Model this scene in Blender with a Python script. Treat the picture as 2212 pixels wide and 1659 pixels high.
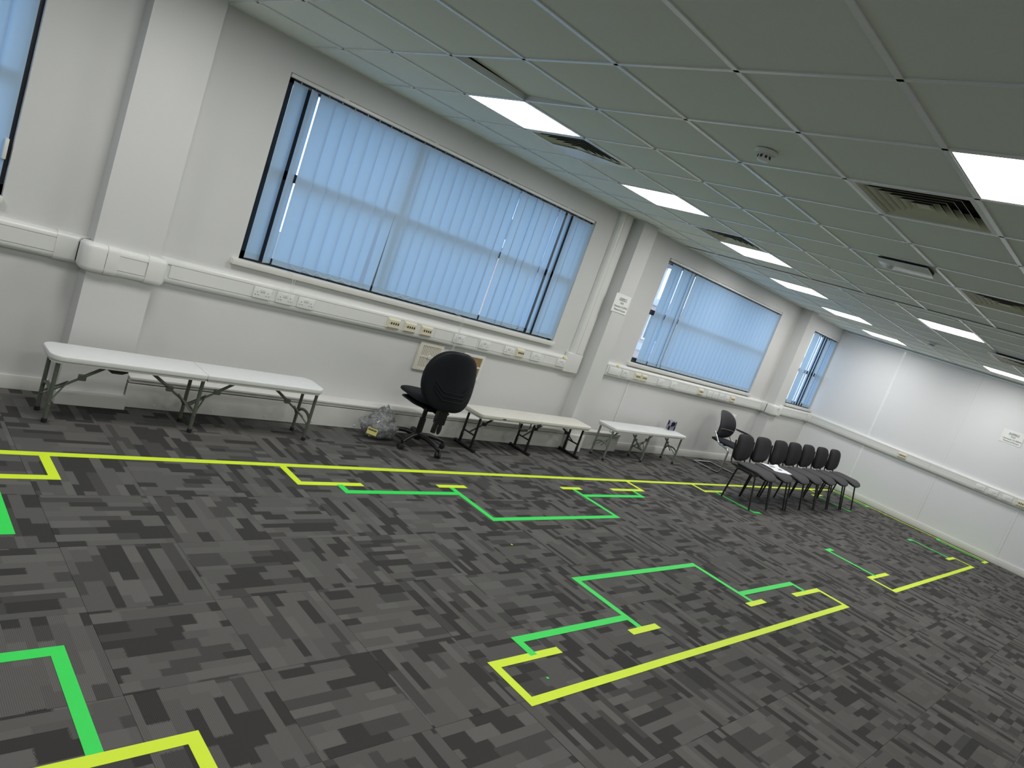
import bpy, bmesh, math, random
from mathutils import Vector, Matrix

# ------------------------------------------------------------------ camera, world, exposure
S = bpy.context.scene
for o in list(bpy.data.objects): bpy.data.objects.remove(o)
random.seed(7)
PI = math.pi
R = math.radians
H = 2.755                                   # ceiling height
CAM = Vector((-2.3312, -5.0978, 1.7897))
FW = Vector((0.72234, 0.67400, -0.15474)); RT = Vector((0.68015, -0.65198, 0.33514)); UP = Vector((-0.12499, 0.34733, 0.92938))
FPX = 1522.11
cd = bpy.data.cameras.new('camera'); cam = bpy.data.objects.new('camera', cd); S.collection.objects.link(cam)
cam.matrix_world = Matrix(((RT.x, UP.x, -FW.x, CAM.x), (RT.y, UP.y, -FW.y, CAM.y), (RT.z, UP.z, -FW.z, CAM.z), (0, 0, 0, 1)))
cd.sensor_fit = 'HORIZONTAL'; cd.sensor_width = 36.0; cd.lens = FPX / 2212 * 36.0
cd.clip_start = .05; cd.clip_end = 300
S.camera = cam
vs = S.view_settings
vs.view_transform = 'Standard'; vs.look = 'None'; vs.gamma = 1.0; vs.exposure = 0.0; vs.use_curve_mapping = False

W = bpy.data.worlds.new('overcast_sky'); S.world = W; W.use_nodes = True
bg = W.node_tree.nodes['Background']
bg.inputs[0].default_value = (.80, .91, 1.0, 1); bg.inputs[1].default_value = 2.8      # even overcast sky
PANEL = 18.0                                # radiance of the LED ceiling panels
PANEL_COL = (1.0, .985, .955, 1)

# ------------------------------------------------------------------ helpers
COL = S.collection
def px(p):
    d = Vector(p) - CAM; z = d.dot(FW)
    if z < .05: return None
    return (1106 + FPX * d.dot(RT) / z, 829.5 - FPX * d.dot(UP) / z, z)
def in_view(p, m=40):
    q = px(p); return q is not None and -m < q[0] < 2212 + m and -m < q[1] < 1659 + m

class MB:
    def __init__(s): s.v = []; s.f = []; s.uv = None
    def add(s, vs, fs):
        b = len(s.v); s.v += [tuple(p) for p in vs]; s.f += [tuple(i + b for i in f) for f in fs]; return s
    def box(s, x0, x1, y0, y1, z0, z1, M=None):
        vs = [(x, y, z) for z in (z0, z1) for y in (y0, y1) for x in (x0, x1)]
        if M is not None: vs = [M @ Vector(p) for p in vs]
        return s.add(vs, [(0, 2, 3, 1), (4, 5, 7, 6), (0, 1, 5, 4), (2, 6, 7, 3), (0, 4, 6, 2), (1, 3, 7, 5)])
    def bar(s, a, b, w, h, up=(0, 0, 1)):
        a = Vector(a); b = Vector(b); d = (b - a).normalized(); u = Vector(up)
        if abs(d.dot(u)) > .98: u = Vector((0, 1, 0))
        sd = d.cross(u).normalized(); u = sd.cross(d)
        vs = [p + sd * i * w / 2 + u * j * h / 2 for p in (a, b) for i, j in ((-1, -1), (1, -1), (1, 1), (-1, 1))]
        return s.add(vs, [(3, 2, 1, 0), (4, 5, 6, 7), (0, 1, 5, 4), (1, 2, 6, 5), (2, 3, 7, 6), (3, 0, 4, 7)])
    def tube(s, pts, r, n=10, cap=True, flat=None):
        pts = [Vector(p) for p in pts]; b = len(s.v); prev = None
        rs = r if isinstance(r, (list, tuple)) else [r] * len(pts)
        for i, p in enumerate(pts):
            d = (pts[min(i + 1, len(pts) - 1)] - pts[max(i - 1, 0)]).normalized()
            if prev is None:
                u = Vector((0, 0, 1)) if abs(d.z) < .9 else Vector((0, 1, 0))
                sd = d.cross(u).normalized()
            else:
                sd = (prev - d * prev.dot(d)).normalized()
            prev = sd; u = sd.cross(d)
            for k in range(n):
                a = 2 * PI * k / n
                fx = flat if flat else 1
                s.v.append(tuple(p + (sd * math.cos(a) + u * math.sin(a) * fx) * rs[i]))
        for i in range(len(pts) - 1):
            for k in range(n):
                k2 = (k + 1) % n
                s.f.append((b + i * n + k, b + i * n + k2, b + (i + 1) * n + k2, b + (i + 1) * n + k))
        if cap:
            s.f.append(tuple(b + k for k in reversed(range(n)))); e = b + (len(pts) - 1) * n
            s.f.append(tuple(e + k for k in range(n)))
        return s
    def lathe(s, prof, n=24, c=(0, 0, 0), M=None):
        b = len(s.v)
        for r, z in prof:
            for k in range(n):
                a = 2 * PI * k / n; p = Vector((c[0] + r * math.cos(a), c[1] + r * math.sin(a), c[2] + z))
                s.v.append(tuple(M @ p if M is not None else p))
        for i in range(len(prof) - 1):
            for k in range(n):
                k2 = (k + 1) % n
                s.f.append((b + i * n + k, b + i * n + k2, b + (i + 1) * n + k2, b + (i + 1) * n + k))
        s.f.append(tuple(b + k for k in reversed(range(n)))); e = b + (len(prof) - 1) * n
        s.f.append(tuple(e + k for k in range(n)))
        return s
    def prism(s, poly, z0, z1, M=None):
        n = len(poly); vs = [(x, y, z0) for x, y in poly] + [(x, y, z1) for x, y in poly]
        if M is not None: vs = [M @ Vector(p) for p in vs]
        return s.add(vs, [tuple(reversed(range(n))), tuple(range(n, 2 * n))] + [(i, (i + 1) % n, n + (i + 1) % n, n + i) for i in range(n)])
    def pad(s, a, b, t, n=4.0, taper=None, deform=None, rings=7, seg=40, p=3.0):
        """soft pad: superellipse outline a x b (half sizes) in local XY, thickness t along Z"""
        base = len(s.v); out = []
        for k in range(seg):
            th = 2 * PI * k / seg; c, si = math.cos(th), math.sin(th)
            rr = (abs(c) ** n + abs(si) ** n) ** (-1 / n); out.append((rr * c, rr * si))
        def pt(x, y, z):
            x *= a; y *= b
            if taper: x *= taper(y / b)
            q = Vector((x, y, z)); return tuple(deform(q) if deform else q)
        levels = [math.sin(PI / 2 * i / rings) for i in range(rings + 1)]
        idx = {}
        for side in (1, -1):
            s.v.append(pt(0, 0, side * t / 2)); idx[(side, 0)] = [len(s.v) - 1]
            for i in range(1, rings):
                l = levels[i]; z = side * t / 2 * max(0, 1 - l ** p) ** (1 / p)
                st = len(s.v)
                for ox, oy in out: s.v.append(pt(ox * l, oy * l, z))
                idx[(side, i)] = list(range(st, st + seg))
        st = len(s.v)
        for ox, oy in out: s.v.append(pt(ox, oy, 0))
        rim = list(range(st, st + seg))
        for side in (1, -1):
            rs = [idx[(side, i)] for i in range(1, rings)] + [rim]
            for k in range(seg):
                k2 = (k + 1) % seg
                f = (idx[(side, 0)][0], rs[0][k], rs[0][k2]); s.f.append(f if side > 0 else f[::-1])
                for i in range(len(rs) - 1):
                    f = (rs[i][k], rs[i + 1][k], rs[i + 1][k2], rs[i][k2]); s.f.append(f if side > 0 else f[::-1])
        return s
    def mesh(s, name, mat=None, smooth=False, bevel=0, seg=2, angle=40):
        me = bpy.data.meshes.new(name); me.from_pydata(s.v, [], s.f); me.validate(); me.update()
        if s.uv is not None:
            l = me.uv_layers.new(name='carpet')
            for i, q in enumerate(s.uv): l.data[i].uv = q
        if bevel:
            bm = bmesh.new(); bm.from_mesh(me); bmesh.ops.remove_doubles(bm, verts=bm.verts, dist=1e-5)
            es = [e for e in bm.edges if len(e.link_faces) == 2 and e.calc_face_angle(0) > R(30)]
            bmesh.ops.bevel(bm, geom=es, offset=bevel, segments=seg, profile=.5, affect='EDGES', clamp_overlap=True)
            bm.to_mesh(me); bm.free()
        if smooth or bevel:
            me.shade_smooth()
            me.set_sharp_from_angle(angle=R(angle))
        if mat: me.materials.append(mat)
        return me
    def build(s, name, mat, parent=None, smooth=False, bevel=0, seg=2, angle=40, loc=None, rot=None):
        return obj(name, s.mesh(name, mat, smooth, bevel, seg, angle), parent, loc, rot)
def obj(name, me, parent=None, loc=None, rot=None):
    o = bpy.data.objects.new(name, me); COL.objects.link(o)
    if parent: o.parent = parent
    if loc is not None: o.location = loc
    if rot is not None: o.rotation_euler = rot
    return o
def thing(name, loc=(0, 0, 0), rz=0):
    o = bpy.data.objects.new(name, None); COL.objects.link(o); o.location = loc; o.rotation_euler = (0, 0, rz); o.empty_display_size = .1; return o
def tag(o, label=None, cat=None, group=None, kind=None):
    if label: o['label'] = label
    if cat: o['category'] = cat
    if group: o['group'] = group
    if kind: o['kind'] = kind
    return o
def struct(o, label=None): tag(o, label, kind='structure'); return o
def copy_tree(o, parent=None):
    c = o.copy(); COL.objects.link(c); c.parent = parent
    for ch in list(o.children): copy_tree(ch, c)
    return c
def arc(c, r, a0, a1, n, ax='xz'):
    out = []
    for i in range(n + 1):
        a = a0 + (a1 - a0) * i / n; u, v = r * math.cos(a), r * math.sin(a)
        out.append((c[0] + u, c[1], c[2] + v) if ax == 'xz' else (c[0], c[1] + u, c[2] + v) if ax == 'yz' else (c[0] + u, c[1] + v, c[2]))
    return out
def fillet(pts, r, n=5):
    """round the corners of a polyline"""
    P_ = [Vector(p) for p in pts]; out = [P_[0]]
    for i in range(1, len(P_) - 1):
        a, b, c = P_[i - 1], P_[i], P_[i + 1]
        d1 = (a - b); d2 = (c - b); l = min(r, d1.length * .49, d2.length * .49)
        p0 = b + d1.normalized() * l; p1 = b + d2.normalized() * l
        for k in range(n + 1):
            t = k / n; out.append(p0 * (1 - t) ** 2 + b * 2 * t * (1 - t) + p1 * t * t)
    out.append(P_[-1]); return out
def rrect(x0, x1, y0, y1, r, n=6, corners=(1, 1, 1, 1)):
    out = []
    for (cx, cy, a0), on in zip(((x1 - r, y1 - r, 0), (x0 + r, y1 - r, 90), (x0 + r, y0 + r, 180), (x1 - r, y0 + r, 270)), corners):
        if on:
            for i in range(n + 1):
                a = R(a0 + 90 * i / n); out.append((cx + r * math.cos(a), cy + r * math.sin(a)))
        else:
            out.append({0: (x1, y1), 90: (x0, y1), 180: (x0, y0), 270: (x1, y0)}[a0])
    return out

# ------------------------------------------------------------------ materials
def mat(name, col, rough=.6, metal=0.0, noise=0.0, nscale=30, bump=0.0, bscale=200, spec=.5, dirt=None):
    m = bpy.data.materials.new(name); m.use_nodes = True; nt = m.node_tree; b = nt.nodes['Principled BSDF']
    b.inputs['Base Color'].default_value = (*col, 1); b.inputs['Roughness'].default_value = rough
    b.inputs['Metallic'].default_value = metal; b.inputs['Specular IOR Level'].default_value = spec
    tc = nt.nodes.new('ShaderNodeTexCoord')
    if noise:
        n = nt.nodes.new('ShaderNodeTexNoise'); n.inputs['Scale'].default_value = nscale; n.inputs['Detail'].default_value = 4
        nt.links.new(tc.outputs['Object'], n.inputs['Vector'])
        mx = nt.nodes.new('ShaderNodeMix'); mx.data_type = 'RGBA'
        d = dirt or tuple(c * (1 - noise) for c in col)
        mx.inputs[6].default_value = (*d, 1); mx.inputs[7].default_value = (*[min(1, c * (1 + noise * .5)) for c in col], 1)
        nt.links.new(n.outputs['Fac'], mx.inputs[0]); nt.links.new(mx.outputs[2], b.inputs['Base Color'])
    if bump:
        n2 = nt.nodes.new('ShaderNodeTexNoise'); n2.inputs['Scale'].default_value = bscale; n2.inputs['Detail'].default_value = 3
        nt.links.new(tc.outputs['Object'], n2.inputs['Vector'])
        bp = nt.nodes.new('ShaderNodeBump'); bp.inputs['Strength'].default_value = bump; bp.inputs['Distance'].default_value = .002
        nt.links.new(n2.outputs['Fac'], bp.inputs['Height']); nt.links.new(bp.outputs['Normal'], b.inputs['Normal'])
    return m
def emit(name, col, strength):
    m = bpy.data.materials.new(name); m.use_nodes = True; nt = m.node_tree; nt.nodes.clear()
    e = nt.nodes.new('ShaderNodeEmission'); e.inputs[0].default_value = col; e.inputs[1].default_value = strength
    o = nt.nodes.new('ShaderNodeOutputMaterial'); nt.links.new(e.outputs[0], o.inputs[0]); return m

M_WALL = mat('wall_paint', (.665, .67, .665), .75, noise=.05, nscale=2.2, bump=.12, bscale=160)
M_WALL3 = mat('white_wall_paint', (.82, .82, .81), .75, noise=.04, nscale=2)
M_WALL2 = mat('far_wall_paint', (.79, .80, .82), .5, noise=.03, nscale=1.6, bump=.05, bscale=120)
M_TRIM = mat('white_gloss', (.74, .74, .71), .35, noise=.06, nscale=5)
M_STRIP = mat('glossy_white_strip', (.88, .89, .90), .18, noise=.02, nscale=8)
M_SCUFF = mat('scuffed_white_casing', (.72, .72, .69), .45, noise=.28, nscale=3.2, dirt=(.50, .50, .47))
M_PVC = mat('white_pvc', (.76, .77, .75), .28, noise=.03, nscale=8)
M_PVC2 = mat('white_pvc_plate', (.78, .79, .78), .32, noise=.02, nscale=20)
M_CREAM = mat('cream_plastic', (.74, .69, .52), .4, noise=.06, nscale=20)
M_DARKHOLE = mat('dark_slot', (.02, .02, .02), .7, noise=.2, nscale=50)
M_TILE = mat('ceiling_tile', (.835, .88, .825), .9, noise=.05, nscale=90, bump=.25, bscale=420)
M_TBAR = mat('ceiling_bar', (.88, .91, .93), .22, noise=.02, nscale=20, spec=.9)
M_VOID_SHADE = mat('void_and_gap_shade', (.035, .035, .035), .95, noise=.2, nscale=5)
M_VENT = mat('vent_enamel', (.72, .73, .57), .5, noise=.10, nscale=9)
M_LFRAME = mat('light_frame', (.80, .81, .80), .4, noise=.02, nscale=20)
M_LED = emit('led_diffuser', PANEL_COL, PANEL)
M_FRAME = mat('dark_window_frame', (.018, .020, .026), .4, noise=.2, nscale=30)
M_SILL = mat('window_sill', (.74, .74, .70), .4, noise=.10, nscale=6)
M_BENCHW = mat('bench_white_plastic', (.78, .79, .79), .42, noise=.05, nscale=12, bump=.15, bscale=350)
M_BENCHC = mat('bench_cream_plastic', (.74, .72, .66), .45, noise=.05, nscale=12, bump=.15, bscale=350)
M_OLIVE = mat('olive_grey_steel', (.135, .155, .125), .42, .25, noise=.12, nscale=25)
M_OLIVE2 = mat('grey_green_steel', (.20, .225, .195), .42, .25, noise=.12, nscale=25)
M_BLACKM = mat('black_steel', (.014, .014, .015), .38, .2, noise=.2, nscale=30)
M_RUBBER = mat('black_rubber', (.012, .012, .013), .7, noise=.2, nscale=40)
M_FABRIC = mat('charcoal_fabric', (.021, .021, .025), .92, noise=.35, nscale=180, bump=.5, bscale=900)
M_FABRIC2 = mat('grey_seat_fabric', (.062, .060, .066), .92, noise=.25, nscale=180, bump=.5, bscale=900)
M_NAVY = mat('black_blue_shell', (.004, .005, .008), .5, noise=.2, nscale=20, spec=.25)
M_OPSEAT = mat('dark_seat_fabric', (.008, .010, .015), .9, noise=.4, nscale=160, bump=.5, bscale=800)
M_MESH = mat('black_mesh_back', (.013, .013, .020), .6, noise=.3, nscale=120, bump=.2, bscale=700)
M_CHROME = mat('chrome_tube', (.55, .55, .55), .22, 1.0, noise=.05, nscale=10)
M_PAPER = mat('white_paper', (.87, .89, .87), .8, noise=.03, nscale=12)
M_PAPER2 = mat('bright_paper', (.86, .88, .92), .8, noise=.03, nscale=12)
M_INK = mat('grey_ink', (.10, .12, .11), .8, noise=.1, nscale=50)
M_YEL = mat('yellow_tape', (.74, .96, .025), .55, noise=.05, nscale=14, bump=.1, bscale=150)
M_GRN = mat('green_tape', (.03, .80, .10), .55, noise=.06, nscale=14, bump=.1, bscale=150)
M_STICK = mat('yellow_sticker', (.80, .62, .10), .6, noise=.05, nscale=20)
M_LABELY = mat('yellow_label', (.72, .66, .18), .6, noise=.05, nscale=20)
M_WOOD = mat('brown_louvre', (.42, .29, .13), .55, noise=.2, nscale=15)
M_CAN = mat('brushed_aluminium', (.66, .67, .70), .25, 1.0, noise=.05, nscale=20)
M_CANB = mat('dark_blue_print', (.012, .014, .075), .3, .4, noise=.1, nscale=20)
M_CANS = mat('silver_print', (.42, .44, .47), .3, .8, noise=.1, nscale=20)
M_RED = mat('red_print', (.55, .03, .03), .4, noise=.1, nscale=20)
M_BRICK = mat('pink_brick', (.55, .42, .40), .9, noise=.2, nscale=3)
M_STONE = mat('pale_stone', (.55, .57, .60), .9, noise=.15, nscale=2)
M_GLASSD = mat('far_window_glass', (.10, .12, .15), .15, noise=.1, nscale=3)
M_ROOF = mat('slate', (.16, .17, .19), .8, noise=.2, nscale=4)
M_LEAF = mat('grey_green_leaf', (.10, .14, .09), .9, noise=.4, nscale=6)
M_BARK = mat('bark', (.10, .08, .06), .9, noise=.4, nscale=12)
M_ASPH = mat('street_tarmac', (.14, .14, .145), .9, noise=.2, nscale=2)

def blind_mat():
    m = bpy.data.materials.new('blue_blind_fabric'); m.use_nodes = True; nt = m.node_tree; nt.nodes.clear()
    d = nt.nodes.new('ShaderNodeBsdfDiffuse'); t = nt.nodes.new('ShaderNodeBsdfTranslucent'); mx = nt.nodes.new('ShaderNodeMixShader'); o = nt.nodes.new('ShaderNodeOutputMaterial')
    tc = nt.nodes.new('ShaderNodeTexCoord'); n = nt.nodes.new('ShaderNodeTexNoise'); n.inputs['Scale'].default_value = 60
    mp = nt.nodes.new('ShaderNodeMapping'); mp.inputs['Scale'].default_value = (6, 6, 1)
    nt.links.new(tc.outputs['Object'], mp.inputs[0]); nt.links.new(mp.outputs[0], n.inputs['Vector'])
    c = nt.nodes.new('ShaderNodeMix'); c.data_type = 'RGBA'; c.inputs[6].default_value = (.48, .65, .85, 1); c.inputs[7].default_value = (.51, .68, .87, 1)
    nt.links.new(n.outputs['Fac'], c.inputs[0]); nt.links.new(c.outputs[2], d.inputs[0])
    t.inputs[0].default_value = (.24, .45, .72, 1); mx.inputs[0].default_value = .30
    nt.links.new(d.outputs[0], mx.inputs[1]); nt.links.new(t.outputs[0], mx.inputs[2]); nt.links.new(mx.outputs[0], o.inputs[0]); return m
M_BLIND = blind_mat()
M_HEM = mat('blind_weight_pocket', (.34, .47, .60), .7, noise=.05, nscale=30)

def glass_mat(name, tint=(.93, .97, 1.0), refl=.35, rough=.02):
    m = bpy.data.materials.new(name); m.use_nodes = True; nt = m.node_tree; nt.nodes.clear()
    t = nt.nodes.new('ShaderNodeBsdfTransparent'); t.inputs[0].default_value = (*tint, 1)
    g = nt.nodes.new('ShaderNodeBsdfGlossy'); g.inputs['Roughness'].default_value = rough
    f = nt.nodes.new('ShaderNodeFresnel'); f.inputs[0].default_value = 1.45
    mu = nt.nodes.new('ShaderNodeMath'); mu.operation = 'MULTIPLY'; mu.inputs[1].default_value = refl
    mx = nt.nodes.new('ShaderNodeMixShader'); o = nt.nodes.new('ShaderNodeOutputMaterial')
    nt.links.new(f.outputs[0], mu.inputs[0]); nt.links.new(mu.outputs[0], mx.inputs[0]); nt.links.new(t.outputs[0], mx.inputs[1]); nt.links.new(g.outputs[0], mx.inputs[2]); nt.links.new(mx.outputs[0], o.inputs[0]); return m
M_GLASS = glass_mat('window_glass')
def bag_mat():
    m = glass_mat('clear_plastic_film', (.985, .99, .99), 1.6, .10); nt = m.node_tree
    tc = nt.nodes.new('ShaderNodeTexCoord'); n = nt.nodes.new('ShaderNodeTexNoise'); n.inputs['Scale'].default_value = 26; n.inputs['Detail'].default_value = 3
    bp = nt.nodes.new('ShaderNodeBump'); bp.inputs['Strength'].default_value = 1; bp.inputs['Distance'].default_value = .03
    nt.links.new(tc.outputs['Object'], n.inputs['Vector']); nt.links.new(n.outputs['Fac'], bp.inputs['Height'])
    for nd in list(nt.nodes):
        if nd.bl_idname in ('ShaderNodeBsdfGlossy', 'ShaderNodeFresnel'): nt.links.new(bp.outputs['Normal'], nd.inputs['Normal'])
        if nd.bl_idname == 'ShaderNodeMixShader': mx = nd
        if nd.bl_idname == 'ShaderNodeOutputMaterial': out = nd
    d = nt.nodes.new('ShaderNodeBsdfDiffuse'); d.inputs[0].default_value = (.75, .78, .80, 1)
    m2 = nt.nodes.new('ShaderNodeMixShader'); m2.inputs[0].default_value = .14
    nt.links.new(mx.outputs[0], m2.inputs[1]); nt.links.new(d.outputs[0], m2.inputs[2]); nt.links.new(m2.outputs[0], out.inputs[0])
    return m
M_BAG = bag_mat()

def carpet_mat():
    m = bpy.data.materials.new('grey_strip_carpet'); m.use_nodes = True; nt = m.node_tree; b = nt.nodes['Principled BSDF']; L = nt.links
    b.inputs['Roughness'].default_value = .95; b.inputs['Specular IOR Level'].default_value = .15
    uv = nt.nodes.new('ShaderNodeUVMap'); uv.uv_map = 'carpet'; oi = nt.nodes.new('ShaderNodeObjectInfo')
    sp = nt.nodes.new('ShaderNodeSeparateXYZ'); L.new(uv.outputs[0], sp.inputs[0])
    def math_(op, a, bb=None, c=None):
        n = nt.nodes.new('ShaderNodeMath'); n.operation = op
        for i, v in enumerate((a, bb, c)):
            if v is None: continue
            if isinstance(v, (int, float)): n.inputs[i].default_value = v
            else: L.new(v, n.inputs[i])
        return n.outputs[0]
    rnd = math_('MULTIPLY', oi.outputs['Random'], 53.0)
    u = math_('ADD', sp.outputs['X'], rnd); v = math_('ADD', sp.outputs['Y'], math_('MULTIPLY', rnd, 1.7))
    # slight wobble of the strip ends
    nz = nt.nodes.new('ShaderNodeTexNoise'); nz.inputs['Scale'].default_value = 260; nz.inputs['Detail'].default_value = 2
    cv = nt.nodes.new('ShaderNodeCombineXYZ'); L.new(u, cv.inputs[0]); L.new(v, cv.inputs[1]); L.new(cv.outputs[0], nz.inputs['Vector'])
    uw = math_('ADD', u, math_('MULTIPLY', math_('SUBTRACT', nz.outputs['Fac'], .5), .035))
    row = nt.nodes.new('ShaderNodeTexVoronoi'); row.voronoi_dimensions = '1D'; row.inputs['W'].default_value = 0; row.inputs['Scale'].default_value = 1
    L.new(math_('MULTIPLY', v, 19.0), row.inputs['W'])
    rc = nt.nodes.new('ShaderNodeSeparateColor'); L.new(row.outputs['Color'], rc.inputs[0])
    cell = nt.nodes.new('ShaderNodeTexVoronoi'); cell.voronoi_dimensions = '1D'; cell.inputs['Scale'].default_value = 1
    L.new(math_('ADD', math_('MULTIPLY', uw, 6.5), math_('MULTIPLY', rc.outputs[0], 211.0)), cell.inputs['W'])
    cc = nt.nodes.new('ShaderNodeSeparateColor'); L.new(cell.outputs['Color'], cc.inputs[0])
    ramp = nt.nodes.new('ShaderNodeValToRGB'); r = ramp.color_ramp; r.interpolation = 'CONSTANT'
    E_ = [(0, .052), (.22, .078), (.38, .118), (.70, .132), (.9, .148)]
    while len(r.elements) < len(E_): r.elements.new(.5)
    for e, (p, c) in zip(r.elements, E_): e.position = p; e.color = (c, c * .965, c * .93, 1)
    L.new(cc.outputs[0], ramp.inputs[0])
    # tufted lines along the strip direction and fibre speckle
    ln = math_('ADD', math_('MULTIPLY', math_('SINE', math_('MULTIPLY', v, 2 * PI / .0062)), .14), .93)
    n2 = nt.nodes.new('ShaderNodeTexNoise'); n2.inputs['Scale'].default_value = 900; n2.inputs['Detail'].default_value = 3; L.new(cv.outputs[0], n2.inputs['Vector'])
    sk = math_('ADD', math_('MULTIPLY', n2.outputs['Fac'], .7), .65)
    vm = nt.nodes.new('ShaderNodeVectorMath'); vm.operation = 'SCALE'; L.new(ramp.outputs[0], vm.inputs[0]); L.new(math_('MULTIPLY', ln, sk), vm.inputs['Scale'])
    L.new(vm.outputs[0], b.inputs['Base Color'])
    bp = nt.nodes.new('ShaderNodeBump'); bp.inputs['Strength'].default_value = .5; bp.inputs['Distance'].default_value = .002
    L.new(math_('MULTIPLY', ln, n2.outputs['Fac']), bp.inputs['Height']); L.new(bp.outputs[0], b.inputs['Normal'])
    return m
M_CARPET = carpet_mat()

# ------------------------------------------------------------------ room shell
XL, XR, YB = -5.2, 11.08, -8.86
ZT, ZS = 2.541, 1.175                       # window head and sill
WIN = [(-5.0, -1.52), (-.085, 3.52), (5.045, 8.47), (9.89, 11.08)]

# window wall with openings
m = MB(); xs = [XL] + [x for w in WIN for x in w]
cur = XL
for (a, b) in WIN:
    m.box(cur, a, 0, .25, -.1, 3.15); cur = b
    m.box(a, b, 0, .25, -.1, ZS - .03); m.box(a, b, 0, .25, ZT, 3.15)
m.box(cur, XR + .2, 0, .25, -.1, 3.15)
struct(m.build('wall_window', M_WALL), 'grey painted wall with the windows')
# far wall of board panels with joints
fw = MB().box(XR + .012, XR + .2, YB - .2, 0, -.1, 3.15).build('wall_far', M_WALL2); struct(fw, 'pale grey panelled end wall')
ys = [0, -1.118, -2.33, -3.54, -4.75, -5.96, -7.17, YB]
for a, b in zip(ys[:-1], ys[1:]):
    MB().box(XR, XR + .012, b + .012, a - .012 if a else a, 0, H + .05).build('panel', M_WALL2, fw, bevel=.002, seg=1)
for i, y in enumerate(ys[1:-1]):
    MB().box(XR - .004, XR + .006, y - .022, y + .022, .1, H - .03).build('joint_strip', M_STRIP if i == 0 else M_WALL2, fw, bevel=.002, seg=1)
struct(MB().box(XL - .2, XL, YB - .2, .25, -.1, 3.15).build('wall_left', M_WALL3), 'white painted wall')
struct(MB().box(XL - .2, XR + .2, YB - .2, YB, -.1, 3.15).build('wall_back', M_WALL3), 'white painted wall')

# floor of carpet tiles
floor = struct(MB().box(XL, XR, YB, 0, -.12, -.006).build('floor', M_RUBBER), 'grey carpet tiled floor')
def tile_mesh():
    t = MB(); h = .2497
    t.v = [(-h, -h, -.006), (h, -h, -.006), (h, h, -.006), (-h, h, -.006), (-h, -h, -.0015), (h, -h, -.0015), (h, h, -.0015), (-h, h, -.0015)]
    k = h - .0007; t.v += [(-k, -k, 0), (k, -k, 0), (k, k, 0), (-k, k, 0)]
    t.f = [(0, 1, 5, 4), (1, 2, 6, 5), (2, 3, 7, 6), (3, 0, 4, 7), (4, 5, 9, 8), (5, 6, 10, 9), (6, 7, 11, 10), (7, 4, 8, 11), (8, 9, 10, 11)]
    t.uv = [(t.v[i][0], t.v[i][1]) for f in t.f for i in f]; return t
TM = tile_mesh().mesh('carpet_tile', M_CARPET)
tiles = []
for i in range(-8, 26):
    for j in range(-14, 5):
        cx, cy = -1.37 + .5 * i + .25, -2.0 + .5 * j + .25
        x0, x1, y0, y1 = max(cx - .25, XL), min(cx + .25, XR), max(cy - .25, YB), min(cy + .25, 0)
        if x1 - x0 < .02 or y1 - y0 < .02: continue
        full = (x1 - x0 > .49 and y1 - y0 > .49)
        vis = any(in_view((x, y, 0), 30) for x in (x0, cx, x1) for y in (y0, cy, y1))
        q = px((cx, cy, 0)); tiles.append(((q[2] if (vis and q) else 99), full, i, j, cx, cy, (x0, x1, y0, y1)))
tiles.sort(key=lambda t: t[0]); rest = MB(); rest.uv = []; n_t = 0
for d, full, i, j, cx, cy, (x0, x1, y0, y1) in tiles:
    rz = (PI / 2 if (i + j) % 2 else 0) + PI * random.randint(0, 1)
    if d < 90 and full and n_t < 298:
        o = obj('carpet_tile', TM, floor, (cx, cy, random.uniform(-.0006, 0)), (0, 0, rz)); n_t += 1
    else:
        g = .0008; vs4 = [(x0 + g, y0 + g), (x1 - g, y0 + g), (x1 - g, y1 - g), (x0 + g, y1 - g)]
        rest.add([(x, y, -.0003) for x, y in vs4], [(0, 1, 2, 3)]); off = random.uniform(0, 90)
        for x, y in vs4:
            dx, dy = x - cx, y - cy; c_, s_ = math.cos(-rz), math.sin(-rz)
            rest.uv.append((dx * c_ - dy * s_ + off, dx * s_ + dy * c_ + off * 1.7))
tag(rest.build('carpet_tile_remainder', M_CARPET, floor), kind='stuff')

# ceiling: slab, tiles, bars, lights, vents
ceil = struct(MB().box(XL, XR, YB, 0, 3.05, 3.15).build('ceiling', M_VOID_SHADE), 'suspended ceiling of square tiles')
G1X = [XL] + [.6 * k for k in range(-8, 9)] + [5.27]; G1Y = [0] + [-.46 - .6 * k for k in range(15)]
G2X = [5.33] + [5.55 + .6 * k for k in range(10)] + [XR]; G2Y = [0] + [-.13 - .6 * k for k in range(15)] + [YB]
LIGHTS = [(-3.0, -1.06), (-1.2, -1.06), (.6, -1.06), (2.4, -1.06), (4.2, -1.06), (-3.0, -4.06), (-1.2, -4.06), (.6, -4.06), (4.2, -4.06), (-1.2, -6.46), (2.4, -6.46),
          (6.15, -.73), (7.95, -.73), (9.75, -.73), (6.15, -2.53), (9.75, -2.53), (6.15, -4.93), (9.75, -4.93), (7.95, -7.33)]
VENTS = [(1.2, -1.06), (3.6, -1.06), (1.2, -3.46), (3.6, -3.46), (7.35, -3.13)]
occ = {(round(x, 2), round(y, 2)) for x, y in LIGHTS + VENTS}
cells = []
for GX, GY in ((G1X, G1Y), (G2X, G2Y)):
    for x0, x1 in zip(GX[:-1], GX[1:]):
        for y1, y0 in zip(GY[:-1], GY[1:]):
            if y1 - y0 < .03 or (round(x0, 2), round(y1, 2)) in occ: continue
            vis = any(in_view((x, y, H), 30) for x in (x0, x1) for y in (y0, y1)); q = px(((x0 + x1) / 2, (y0 + y1) / 2, H))
            cells.append((q[2] if vis and q else 99, x0, x1, y0, y1))
cells.sort(); restc = MB(); n_c = 0; cmesh = {}
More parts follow.
